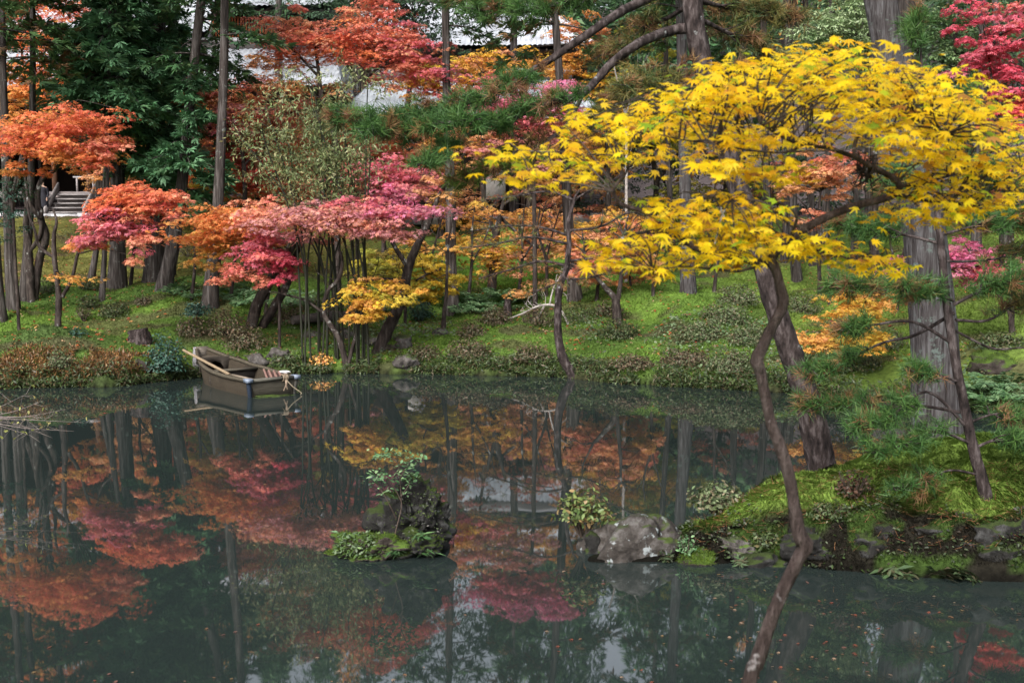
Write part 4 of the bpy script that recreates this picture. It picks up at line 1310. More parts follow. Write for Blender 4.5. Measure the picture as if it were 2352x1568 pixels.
for (x, y, d, w_, h_, pal, lab) in ((640, -60, 60, 420, 260, 'cedar', 'dark conifer crown over the middle of the picture top'), (1180, -90, 60, 380, 240, 'cedar', 'distant conifer crown over the rear hall'), (400, -150, 62, 420, 260, 'cedar', 'far conifer crown high above the close pair of cedars'),
                                    (820, -230, 64, 420, 300, 'cedar', 'far conifer crown high behind the tiled roof'), (232, -200, 52, 460, 330, 'cedar', 'far conifer crown high at the left')):
    maple(lab, [[(x, 560, 24), (x, 300, 20), (x, 0, 14), (x, y - h_ / 3, 6)]], [(x - w_ / 4, y + h_ / 6, d, w_ * .6, h_ * .7, pal, 1300), (x + w_ / 4, y + h_ / 5, d, w_ * .6, h_ * .6, pal, 1300), (x, y - h_ / 6, d, w_ * .8, h_ * .7, pal, 1600)],
          d=d, size=.3, T=T_LANCE2, bark=CEDARB, name='conifer_tree', mat=EVERG, cat='conifer', group='tall conifers behind the maples', k=30)
#%%PINES
# ------------------------------------------------------------------ the leaning pine on the island, boughs sweeping left
def leaning_pine():
    d0 = 15.3
    q = P(1893, 1050, d0)
    base = np.array([q[0], q[1], ground(q[0], q[1])])
    t = thing('pine_tree', 'dark leaning pine rooted on the moss island, its long boughs sweeping left over the pond', 'pine tree', base)
    p, r = path3(base, [(1893, 1050, 66), (1852, 905, 58), (1805, 780, 52), (1765, 650, 48), (1735, 540, 46), (1695, 430, 46), (1645, 250, 47), (1604, 100, 46), (1590, 0, 44), (1580, -140, 40, .3), (1600, -320, 30, .5), (1570, -480, 18, .6)], d0)
    p = np.vstack([p[0] - [-.06, 0, .3], p])
    r = np.concatenate([[r[0] * 1.3], r])
    mb = MB()
    tp = tube(mb, p, r, n=60, sides=18, rough=.16, flute=.05)
    mb.build('trunk', PINEB, t, base, True)
    B = []
    # picture path, depth change at tip, start width px, palette, twigs
    B.append(([(1560, -30), (1482, 0), (1416, 33), (1350, 79), (1278, 128), (1219, 165), (1169, 198), (1103, 227), (1040, 245), (960, 262), (850, 275), (760, 272)], -1.2, 24, 'pine', 74, .42, .42))
    B.append(([(1606, 63), (1548, 69), (1489, 89), (1449, 112), (1400, 151), (1367, 188), (1334, 217), (1252, 240), (1179, 270), (1136, 283), (1070, 279), (1000, 286), (920, 300), (840, 296)], -1.6, 26, 'pine', 74, .42, .45))
    B.append(([(1525, 161), (1466, 198), (1410, 227), (1390, 262), (1360, 300)], -.6, 12, 'pineolive', 12, .3, .5))
    B.append(([(1585, 10), (1532, 43), (1490, 60), (1440, 95), (1400, 120)], .8, 12, 'pineolive', 24, .5, .3))
    B.append(([(1600, 40), (1680, 80), (1750, 110), (1800, 150)], .9, 12, 'pineolive', 24, .5, .3))
    B.append(([(1630, 180), (1570, 190), (1500, 180), (1440, 200)], -.8, 11, 'pineolive', 26, .45, .3))
    B.append(([(1590, -20), (1500, -40), (1400, -30), (1280, 10), (1180, 30), (1080, 20)], .8, 16, 'pine', 50, .5, .3))
    B.append(([(1590, -60), (1480, -90), (1360, -60), (1240, -20), (1120, -10), (1020, 0)], 1.6, 16, 'pine', 50, .5, .3))
    B.append(([(1600, 0), (1680, 20), (1760, 30), (1830, 40)], 1.2, 12, 'pineolive', 34, .5, .25))
    B.append(([(1630, 160), (1680, 170), (1730, 190), (1770, 230)], 1.0, 9, 'pineolive', 20, .4, .3))
    B.append(([(1580, -140), (1450, -200), (1300, -210), (1150, -170)], 1.0, 14, 'pine', 40, .6, .25))
    B.append(([(1590, -250), (1720, -290), (1850, -280), (1950, -240)], .5, 14, 'pine', 36, .6, .25))
    B.append(([(1585, -350), (1480, -400), (1380, -390)], 0, 11, 'pine', 30, .6, .25))
    B.append(([(1575, -430), (1650, -480), (1720, -470)], .6, 10, 'pine', 30, .6, .25))
    # the thin olive fan hanging below the long bough
    B.append(([(1340, 215), (1300, 290), (1240, 330), (1180, 360), (1110, 400), (1040, 420)], -.9, 10, 'pinelime', 30, .36, .45))
    B.append(([(1100, 290), (1060, 320), (1010, 350), (960, 380)], -1.8, 7, 'pine', 18, .25, .3))
    for (pp, dd, w0, pal, tw, tl, start) in B:
        n = len(pp)
        pts = np.array([P(x, y, d0 + dd * (i / (n - 1)) + .2 * math.sin(i * 1.7)) for i, (x, y) in enumerate(pp)])
        rad = np.linspace(w0, 4, n) / 2 * d0 / F
        mw, mn = MB(), MB()
        pine_branch(mw, mn, pts, rad, pal, int(tw * 1.25), tl, start, .15, 22, 5, 1.0, .05 if pal == 'pine' else .12, .0095, .16 if pal == 'pine' else .3)
        br = mw.build('branch', PINEB, t, base, True)
        nd = mn.build('needles', NEEDLE, br, None)
        nd.location = -base


leaning_pine()


def pine_sapling():
    d0 = 13.05
    q = P(2262, 1180, d0)
    base = np.array([q[0], q[1], ground(q[0], q[1])])
    t = thing('pine_tree', 'young pine with a thin black stem on the front of the moss island', 'pine tree', base)
    p, r = path3(base, [(2262, 1185, 30), (2238, 1040, 25), (2215, 930, 22), (2195, 830, 21), (2175, 700, 19), (2165, 600, 18), (2152, 480, 15), (2135, 330, 11), (2120, 180, 7), (2112, 90, 4)], d0)
    p = np.vstack([p[0] - [0, 0, .2], p])
    r = np.concatenate([[r[0] * 1.2], r])
    mb = MB()
    tube(mb, p, r, n=44, sides=12, rough=.2, flute=.06)
    mb.build('trunk', PINEB, t, base, True)
    B = [([(2190, 790), (2100, 740), (2012, 745), (1930, 760)], -.4, 9, 'pine', 14, .30, .75),
         ([(2192, 718), (2100, 770), (2020, 790), (1900, 850), (1850, 860)], .7, 9, 'pine', 22, .34, .6),
         ([(2180, 660), (2090, 660), (1990, 660), (1900, 660)], .9, 9, 'pine', 34, .34, .35),
         ([(2190, 690), (2120, 670), (2060, 660)], -.5, 8, 'pine', 24, .32, .3),
         ([(2190, 700), (2250, 670), (2320, 650), (2400, 640)], -.2, 9, 'pine', 34, .34, .25),
         ([(2195, 735), (2270, 735), (2350, 690), (2420, 690)], .5, 8, 'pineolive', 20, .3, .45),
         ([(2195, 760), (2280, 800), (2360, 800), (2440, 830)], .2, 6, 'pine', 8, .25, .8),
         ([(2230, 990), (2130, 900), (2040, 960), (1950, 990)], -.4, 8, 'pine', 26, .3, .5),
         ([(2235, 1020), (2150, 990), (2080, 1020), (2000, 1040)], -.6, 8, 'pine', 22, .3, .35),
         ([(2225, 950), (2100, 930), (1950, 930), (1840, 925)], .9, 8, 'pine', 30, .34, .5),
         ([(2235, 1030), (2290, 1010), (2350, 1020), (2420, 1030)], -.3, 8, 'pine', 26, .34, .25),
         ([(2225, 970), (2290, 950), (2360, 960)], .4, 7, 'pine', 14, .3, .4),
         ([(2250, 1090), (2180, 1080), (2110, 1110), (2060, 1120)], -.5, 6, 'pine', 12, .28, .5),
         ([(2210, 880), (2150, 860), (2090, 850)], -.3, 6, 'pine', 12, .26, .5),
         ([(2160, 560), (2080, 540), (2000, 530), (1920, 520)], .6, 8, 'pine', 30, .36, .35),
         ([(2160, 540), (2240, 520), (2330, 510), (2400, 500)], .2, 8, 'pine', 34, .36, .25),
         ([(2162, 600), (2230, 600), (2310, 590), (2390, 560)], .6, 7, 'pineolive', 14, .3, .5),
         ([(2150, 450), (2080, 420), (2020, 430)], .5, 6, 'pine', 20, .34, .3),
         ([(2145, 420), (2220, 400), (2300, 420), (2380, 420)], .4, 7, 'pine', 24, .34, .3),
         ([(2130, 280), (2080, 250), (2040, 240)], .4, 5, 'pine', 16, .3, .2),
         ([(2130, 260), (2180, 230), (2220, 220)], .2, 5, 'pine', 16, .3, .2),
         ([(2116, 130), (2100, 80), (2112, 30)], .1, 4, 'pine', 16, .2, .1)]
    for (pp, dd, w0, pal, tw, tl, start) in B:
        n = len(pp)
        pts = np.array([P(x, y, d0 + dd * (i / (n - 1))) for i, (x, y) in enumerate(pp)])
        rad = np.linspace(w0, 3, n) / 2 * d0 / F
        mw, mn = MB(), MB()
        pine_branch(mw, mn, pts, rad, pal, int(tw * 1.2), tl, start, .145, 20, 4, .9, .16, .0092, .16)
        br = mw.build('branch', PINEB, t, base, True)
        nd = mn.build('needles', NEEDLE, br, None)
        nd.location = -base


pine_sapling()


def shore_pine():
    base = G(1311, 858)
    d0 = base[1]
    t = thing('pine_tree', 'small twisted pine with a hooked black stem leaning from the far waterline', 'pine tree', base)
    p, r = path3(base, [(1311, 863, 28), (1296, 830, 22), (1284, 788, 19), (1281, 740, 18), (1285, 662, 17), (1300, 620, 14), (1307, 560, 12), (1306, 510, 10), (1321, 452, 7)], d0)
    p = np.vstack([p[0] - [-.1, 0, .25], p])
    r = np.concatenate([[r[0] * 1.2], r])
    mb = MB()
    tube(mb, p, r, n=44, sides=12, rough=.2)
    mb.build('trunk', PINEB, t, base, True)
    B = [([(1302, 610), (1240, 600), (1170, 620), (1100, 640)], .4, 7, 20), ([(1306, 560), (1220, 545), (1140, 560), (1060, 570)], -.6, 7, 20), ([(1307, 540), (1230, 520), (1150, 520), (1090, 530)], .8, 6, 18),
         ([(1304, 600), (1370, 590), (1430, 560), (1470, 540)], .3, 7, 20), ([(1306, 530), (1380, 520), (1440, 490), (1490, 490)], -.5, 6, 20), ([(1320, 460), (1260, 440), (1190, 450), (1110, 460)], .6, 6, 22),
         ([(1320, 458), (1370, 430), (1420, 420)], .2, 5, 16), ([(1296, 640), (1340, 640), (1400, 625)], -.4, 5, 16), ([(1306, 575), (1290, 640), (1230, 670)], -.9, 5, 14), ([(1321, 452), (1340, 420), (1330, 390)], .2, 5, 12)]
    for (pp, dd, w0, tw) in B:
        n = len(pp)
        pts = np.array([P(x, y, d0 + dd * (i / (n - 1))) for i, (x, y) in enumerate(pp)])
        rad = np.linspace(w0, 3, n) / 2 * d0 / F
        mw, mn = MB(), MB()
        pine_branch(mw, mn, pts, rad, 'pineolive', tw, .55, .2, .14, 16, 2, 1.0, .05, .009, .3)
        br = mw.build('branch', PINEB, t, base, True)
        nd = mn.build('needles', NEEDLE, br, None)
        nd.location = -base


shore_pine()

#%%FORKED TREES
# the dark forked tree on the shore right of the boat, nearly bare
def bare_tree(label, paths, twigs, d=None, bark=MAPLEB, name='bare_tree', tl=.9, foliage=None, seedk=0, r_=.012):
    x0, y0 = paths[0][0][:2]
    base = G(x0, y0) if d is None else None
    if base is None:
        q = P(x0, y0, d)
        base = np.array([q[0], q[1], ground(q[0], q[1])])
    d0 = base[1]
    t = thing(name, label, 'tree', base)
    mb = MB()
    for i, pt in enumerate(paths):
        p, r = path3(base if i == 0 else None, pt, d0)
        if i == 0:
            p = np.vstack([p[0] - [0, 0, .25], p])
            r = np.concatenate([[r[0] * 1.4], r])
        cpts = tube(mb, p, r, n=max(12, len(p) * 6), sides=10, rough=.14, flute=.04)
        for _ in range(twigs):
            k = rng.integers(int(len(cpts) * .45), len(cpts))
            a = cpts[k]
            dv = unit(np.array([rng.normal(0, 1), rng.normal(0, .7), rng.normal(.35, .5)]))
            L = tl * rng.uniform(.4, 1.2)
            e = a + dv * L
            m_ = (a + e) / 2 + rng.normal(0, .09, 3)
            tube(mb, [a, m_, e], [r_, r_ * .75, r_ * .35], n=7, sides=4, rough=.1, cap=False)
            for _k in range(2):
                b_ = a + (e - a) * rng.uniform(.3, .9)
                tube(mb, [b_, b_ + unit(dv + rvec(1)[0] * .9) * L * .45], [r_ * .5, r_ * .25], n=3, sides=3, rough=0, cap=False)
    mb.build('trunk', bark, t, base, True)
    if foliage:
        (pos, nr, ax, cl), _ = crown_points([(b[0], b[1], d0 + b[2], *b[3:]) for b in foliage])
        fb = MB()
        leaves(fb, pos, nr, ax, .085 * (.7 + .6 * rng.random(len(pos))), cl, T_MID)
        fb.build('crown', LEAF, t, base)
    return t


bare_tree('dark forked tree leaning right from the shore beside the bamboo', [[(873, 807, 36), (885, 770, 30), (908, 720, 28), (926, 680, 25), (938, 614, 22), (960, 560, 18), (985, 510, 15), (996, 480, 12), (1012, 440, 7)],
          [(938, 614, 13, 0), (915, 580, 11, 0), (897, 548, 9, 0), (885, 515, 5, 0)], [(932, 650, 7, -.1), (890, 640, 6, -.2), (840, 648, 4, -.3), (790, 680, 3, -.3)]], 8,
          foliage=[(1000, 430, .2, 130, 60, 'salmon', 350), (1060, 470, .2, 120, 40, 'amber', 300)])
bare_tree('thin dark stem beside the straight grey cedar', [[(1018, 766, 14), (1020, 720, 10), (1024, 690, 9), (1026, 650, 7), (1030, 560, 5), (1040, 500, 3)]], 5, tl=.7)
bare_tree('grey curving bare stem inside the bamboo clump', [[(795, 840, 17), (786, 800, 14), (775, 770, 13), (745, 720, 11), (752, 670, 9), (778, 640, 10), (786, 600, 8), (778, 570, 6)], [(745, 720, 7, 0), (700, 690, 6, 0), (650, 675, 4, 0)]], 6, tl=.8)
bare_tree('pale twisted trunk standing between the stairs maple and the slim cedar', [[(70, 640, 20), (66, 580, 18), (60, 520, 14), (62, 470, 12), (52, 430, 9)], [(66, 580, 10, 0), (92, 540, 10, 0), (96, 480, 8, 0)]], 4, d=36)
WHITEB = bark_mat("dead_white_branch", (.25, .22, .21), (.42, .38, .36), (.55, .52, .5), (.5, .5, .48), (20, 20, 10), .7)
bare_tree('bleached dead branch sprawling over the azaleas on the far slope', [[(1305, 700, 6), (1280, 705, 6), (1240, 702, 5), (1200, 720, 4), (1160, 735, 2)], [(1250, 702, 5, 0), (1238, 730, 4, 0), (1240, 760, 3, 0), (1255, 785, 2, 0)], [(1262, 700, 4, 0), (1272, 660, 4, 0), (1290, 630, 2, 0)], [(1240, 720, 3, 0), (1222, 745, 3, 0), (1212, 770, 2, 0)]],
          7, d=33.5, bark=WHITEB, name='dead_branch', tl=.45, r_=.01)
bare_tree('white barked thin forked sapling behind the pine bough at the top', [[(1440, 420, 8), (1438, 300, 6), (1425, 220, 5), (1410, 150, 3)], [(1438, 260, 4, 0), (1460, 200, 3, 0), (1480, 160, 2, 0)]], 8, d=38, bark=WHITEB, name='bare_sapling', tl=1.0)

# slim understorey stems between the maples
for (x, y, xt, yt, lab) in ((300, 655, 310, 470, 'slim bare stem between the stout cedar and the close pair'), (440, 690, 452, 480, 'slim bare stem left of the cedar with torn bark'), (530, 690, 545, 470, 'slim bare stem right of the cedar with torn bark'), (610, 720, 640, 480, 'slim bare stem beside the leaning mossy trunk'),
                            (905, 720, 880, 470, 'slim bare stem behind the dark forked tree'), (985, 700, 975, 480, 'slim bare stem left of the straight grey cedar'), (1075, 695, 1090, 470, 'slim bare stem right of the straight grey cedar'), (1190, 690, 1205, 470, 'slim bare stem above the ferns left of the hooked pine'),
                            (1255, 680, 1240, 480, 'slim bare stem behind the bleached dead branch'), (1370, 690, 1385, 480, 'slim bare stem left of the Y shaped maple'), (1500, 680, 1490, 470, 'slim bare stem left of the pale barked cedar'), (1640, 670, 1655, 480, 'slim bare stem right of the pale barked cedar'),
                            (1905, 700, 1890, 500, 'slim bare stem right of the leaning pine'), (2060, 720, 2050, 500, 'slim bare stem left of the huge cedar')):
    bare_tree(lab, [[(x, y, 9), (x + (xt - x) * .3 + 4, y + (yt - y) * .4, 7), (xt - 5, y + (yt - y) * .75, 5), (xt, yt, 3)], [(x + (xt - x) * .3 + 4, y + (yt - y) * .4, 5, 0), (xt + 28, y + (yt - y) * .7, 4, .1), (xt + 50, yt - 10, 2, .2)]], 6, name='bare_sapling', tl=.9)

#%%BAMBOO
def bamboo():
    stems = []
    for k in range(24):
        x = rng.uniform(690, 850)
        y = rng.uniform(790, 850)
        stems.append((x, y))
    gname = 'bamboo culms of the clump right of the boat'
    pos_all = []
    for k, (x, y) in enumerate(stems):
        b = G(x, y)
        d0 = b[1]
        xt = x + rng.normal(-40, 75)
        yt = rng.uniform(170, 430)
        t = thing('bamboo_plant', 'thin black bamboo culm in the clump right of the boat', 'bamboo', b, gname)
        top = P(xt, yt, d0 + rng.normal(0, .5))
        mid = b + (top - b) * np.array([.12, .12, .5]) + np.array([rng.normal(0, .05), rng.normal(0, .05), 0])
        mb = MB()
        lean = top + np.array([rng.normal(0, .5), rng.normal(0, .4), -.15])
        cp = tube(mb, [b - [0, 0, .1], mid, top, lean], [.030, .026, .014, .004], n=26, sides=7, rough=.03, col=(.018, .02, .012))
        lf = MB()
        pts = []
        for _ in range(15):
            a = cp[rng.integers(int(len(cp) * .58), len(cp))]
            dv = unit(np.array([rng.normal(0, 1), rng.normal(0, .8), rng.normal(.25, .35)]))
            e = a + dv * rng.uniform(.3, 1.0)
            tube(mb, [a, (a + e) / 2 + [0, 0, .05], e - [0, 0, .08]], [.006, .004, .002], n=4, sides=3, rough=0, col=(.05, .055, .025), cap=False)
            m_ = 30
            tt = .2 + .85 * rng.random((m_, 1))
            pts.append(a + (e - a) * tt + rng.normal(0, .11, (m_, 3)))
        pp = np.concatenate(pts)
        n = len(pp)
        ax = unit(rvec(n) + [0, 0, -.7])
        nr = unit(rvec(n) + [0, 0, .6])
        leaves(lf, pp, nr, ax, .135 * (.6 + .7 * rng.random(n)), pick(PAL['bamboo'], n, .35), T_LANCE2)
        mb.build('culm', STEM, t, b, True)
        lf.build('leaves', EVERG, t, b)


bamboo()

#%%YELLOW MAPLE
def young_maple():
    d0 = 3.3
    q = P(1690, 1990, d0)
    base = np.array([q[0], q[1], float(ground(q[0], q[1]))])
    t = thing('maple_tree', 'slender young maple with bright yellow leaves and crooked stem, close in front', 'maple tree', base)

    def pts(a):
        P3 = np.array([P(x, y, d0 + dd) for (x, y, w_, dd) in a])
        return P3, np.array([w_ / 2 * (d0 + dd) / F for (x, y, w_, dd) in a])
    tr = [(1690, 2000, 46, 0), (1698, 1800, 38, 0), (1706, 1640, 34, 0), (1728, 1540, 34, 0), (1738, 1520, 38, 0), (1768, 1430, 32, 0), (1800, 1352, 31, 0), (1838, 1276, 33, 0), (1850, 1252, 42, 0), (1834, 1222, 34, 0), (1824, 1160, 28, 0), (1812, 1090, 28, 0), (1790, 1020, 29, 0), (1772, 975, 25, 0), (1757, 905, 25, 0),
          (1746, 850, 27, 0), (1738, 826, 33, 0), (1752, 796, 26, 0), (1768, 760, 24, 0), (1793, 715, 24, 0), (1799, 690, 27, 0), (1790, 650, 22, 0), (1780, 615, 22, 0), (1768, 598, 27, 0)]
    mb = MB()
    p, r = pts(tr)
    p[0][2] = base[2] - .15
    tube(mb, p, r, n=110, sides=16, rough=.10)
    mb.build('trunk', YMB, t, base, True)
    limbs = [
        [(1768, 600, 22, 0), (1800, 560, 20, .02), (1875, 510, 19, .04), (1960, 474, 18, .08), (2040, 453, 17, .1), (2066, 432, 16, .1), (2050, 408, 15, .08), (2010, 388, 13, .05), (1985, 374, 12, .02), (1961, 360, 11, 0), (1901, 340, 9, -.05), (1851, 333, 8, -.1), (1801, 318, 6, -.15), (1745, 283, 4, -.2)],
        [(1985, 374, 8, .02), (1962, 350, 10, .03), (1968, 317, 9, .06), (1981, 290, 9, .08), (1981, 263, 8, .1), (1975, 230, 8, .12), (1951, 210, 7, .15), (1901, 188, 7, .18), (1858, 180, 6, .2), (1768, 181, 5, .25), (1711, 190, 4, .3), (1668, 207, 3, .35)],
        [(1975, 232, 6, .12), (2001, 222, 6, .15), (2031, 217, 5, .2), (2068, 230, 5, .25), (2101, 247, 4, .3), (2160, 262, 3, .4), (2230, 290, 2, .5)],
        [(1981, 262, 5, .1), (2015, 240, 4, .05), (2060, 250, 4, 0), (2110, 280, 3, -.1), (2170, 310, 2, -.2)],
        [(2060, 446, 9, .1), (2101, 457, 8, .12), (2168, 466, 7, .15), (2234, 470, 5, .2), (2301, 466, 4, .3), (2400, 462, 3, .4)],
        [(2064, 430, 7, .1), (2120, 420, 6, .2), (2200, 400, 5, .3), (2290, 390, 3, .4), (2380, 380, 2, .5)],
        [(1768, 600, 20, 0), (1740, 603, 18, -.02), (1701, 592, 16, -.04), (1651, 586, 15, -.06), (1601, 571, 14, -.1), (1581, 559, 13, -.1), (1534, 524, 12, -.12), (1487, 490, 11, -.14), (1431, 471, 10, -.15), (1413, 452, 8, -.16), (1412, 430, 7, -.17), (1440, 390, 5, -.2), (1420, 360, 4, -.25), (1350, 355, 3, -.3), (1270, 350, 2, -.3), (1190, 345, 2, -.32)],
        [(1755, 604, 9, 0), (1700, 622, 7, -.05), (1640, 618, 6, -.1), (1570, 612, 4, -.15), (1500, 622, 3, -.2)],
        [(1810, 552, 8, .02), (1830, 500, 6, -.05), (1800, 470, 5, -.1), (1740, 460, 4, -.15), (1680, 460, 3, -.2)],
        [(1851, 333, 5, -.1), (1800, 350, 5, -.15), (1720, 345, 4, -.2), (1640, 330, 4, -.25), (1560, 320, 3, -.3), (1480, 300, 2, -.35)],
        [(1900, 340, 5, -.05), (1870, 290, 5, 0), (1830, 260, 4, .05), (1760, 250, 3, .1), (1680, 260, 3, .1), (1590, 260, 2, .1)],
        [(1534, 524, 6, -.12), (1545, 480, 5, -.1), (1590, 460, 4, -.1), (1640, 450, 3, -.05)],
        [(1800, 560, 7, .02), (1860, 570, 5, .05), (1920, 590, 4, .1), (1990, 590, 3, .15), (2050, 590, 2, .15)],
    ]
    paths = []
    for a in limbs:
        mb = MB()
        p, r = pts(a)
        paths.append(tube(mb, p, r, n=len(a) * 6, sides=9, rough=.12))
        mb.build('branch', YMB if a[0][2] > 15 else MAPLEB, t, base, True)
    # clump of old twigs and lichen caught in the fork
    mb = MB()
    c = P(1988, 400, d0 + .06)
    for _ in range(60):
        a = c + rng.normal(0, 1, 3) * [.014, .014, .03]
        tube(mb, [a, a + rng.normal(0, 1, 3) * [.02, .02, .035]], [.003, .001], n=3, sides=4, rough=.2, col=(.012, .008, .007))
    mb.build('twig_clump', STEM, t, base)
    polys = [
        (np.array([(1110, 350), (1250, 285), (1400, 245), (1560, 210), (1640, 165), (1750, 128), (1900, 104), (2030, 128), (2150, 168), (2250, 218), (2345, 270), (2400, 330), (2400, 420), (2352, 400), (2240, 400), (2100, 380), (2000, 350), (1900, 330), (1800, 340), (1700, 400), (1560, 370), (1440, 420), (1330, 430), (1220, 470), (1180, 400)]), 1500, (-.45, .65)),
        (np.array([(1600, 180), (1750, 130), (1900, 105), (2050, 130), (2250, 220), (2340, 280), (2250, 330), (2050, 300), (1900, 290), (1700, 300), (1500, 330), (1350, 330), (1500, 240)]), 620, (-.3, .6)),
        (np.array([(1350, 610), (1420, 545), (1480, 500), (1560, 455), (1650, 440), (1750, 470), (1840, 520), (1850, 560), (1780, 590), (1720, 600), (1650, 612), (1560, 615), (1480, 635), (1420, 600)]), 560, (-.35, .3)),
        (np.array([(1800, 530), (1900, 545), (1965, 590), (1960, 620), (1880, 610), (1800, 590)]), 90, (-.1, .25)),
        (np.array([(1960, 560), (2040, 570), (2075, 605), (2050, 625), (1980, 600)]), 24, (0, .25)),
        (np.array([(2010, 470), (2100, 440), (2250, 440), (2352, 420), (2400, 470), (2300, 500), (2240, 510), (2130, 515), (2050, 515)]), 190, (-.1, .5)),
        (np.array([(1650, 380), (1800, 370), (1870, 400), (1800, 430), (1700, 420)]), 70, (-.2, .3)),
        (np.array([(2080, 380), (2352, 360), (2400, 420), (2200, 440), (2080, 430)]), 150, (-.1, .5)),
    ]
    ap = np.concatenate(paths)
    lp, tw = [], MB()
    for poly, n, (da, db) in polys:
        lo, hi = poly.min(0), poly.max(0)
        n = int(n * 1.45)
        na = max(6, n // 9)
        anchors = []
        while len(anchors) < na:
            c = rng.uniform(lo, hi)
            if sdpoly(np.array([c[0]]), np.array([c[1]]), poly)[0] > 2:
                anchors.append(c)
        for c in anchors:
            A = P(c[0], c[1], d0 + rng.uniform(da, db))
            j = np.argmin(np.linalg.norm(ap - A, axis=1))
            B_ = ap[j]
            L = np.linalg.norm(A - B_)
            if L > .05:
                m_ = (A + B_) / 2 + np.array([0, 0, .12 * L]) + rng.normal(0, .012, 3)
                tube(tw, [B_, m_, A], [.0028, .002, .001], n=6, sides=4, rough=.1, cap=False)
            k = max(4, int(rng.normal(9, 2)))
            off = rng.normal(0, 1, (k, 3)) * [.052, .052, .014]
            lp.append(A + off)
    kind(tw.build('twigs', MAPLEB, t, base), 'stuff')
    pos = np.concatenate(lp)
    n = len(pos)
    nr = unit(np.array([0, -.34, 1.0]) + rvec(n) * .48)
    ax = unit(rvec(n) * [1, 1, .2] + np.array([0, -.1, -.16]))
    pal = [(.82, .58, .012), (.86, .64, .02), (.78, .52, .012), (.84, .62, .04), (.82, .56, .012), (.70, .40, .02)]
    cl = pick(pal, n, .14)
    gk = rng.random(n) < .075
    cl[gk] = pick([(.36, .44, .02), (.28, .40, .03)], gk.sum(), .2)
    bk = rng.random(n) < .03
    cl[bk] = pick([(.42, .2, .05)], bk.sum(), .2)
    fb = MB()
    sz = .0275 * (.55 + .8 * rng.random(n))
    tk = rng.random(n)
    for (lo_, hi_, T_) in ((0, .6, T_MAPLE), (.6, .88, T_CURL), (.88, 1.01, T_NARROW)):
        k = (tk >= lo_) & (tk < hi_)
        leaves(fb, pos[k], nr[k], ax[k], sz[k], cl[k], T_)
    fb.build('crown', leaf_mat("yellow_leaf", .6, .45, .35), t, base)


young_maple()
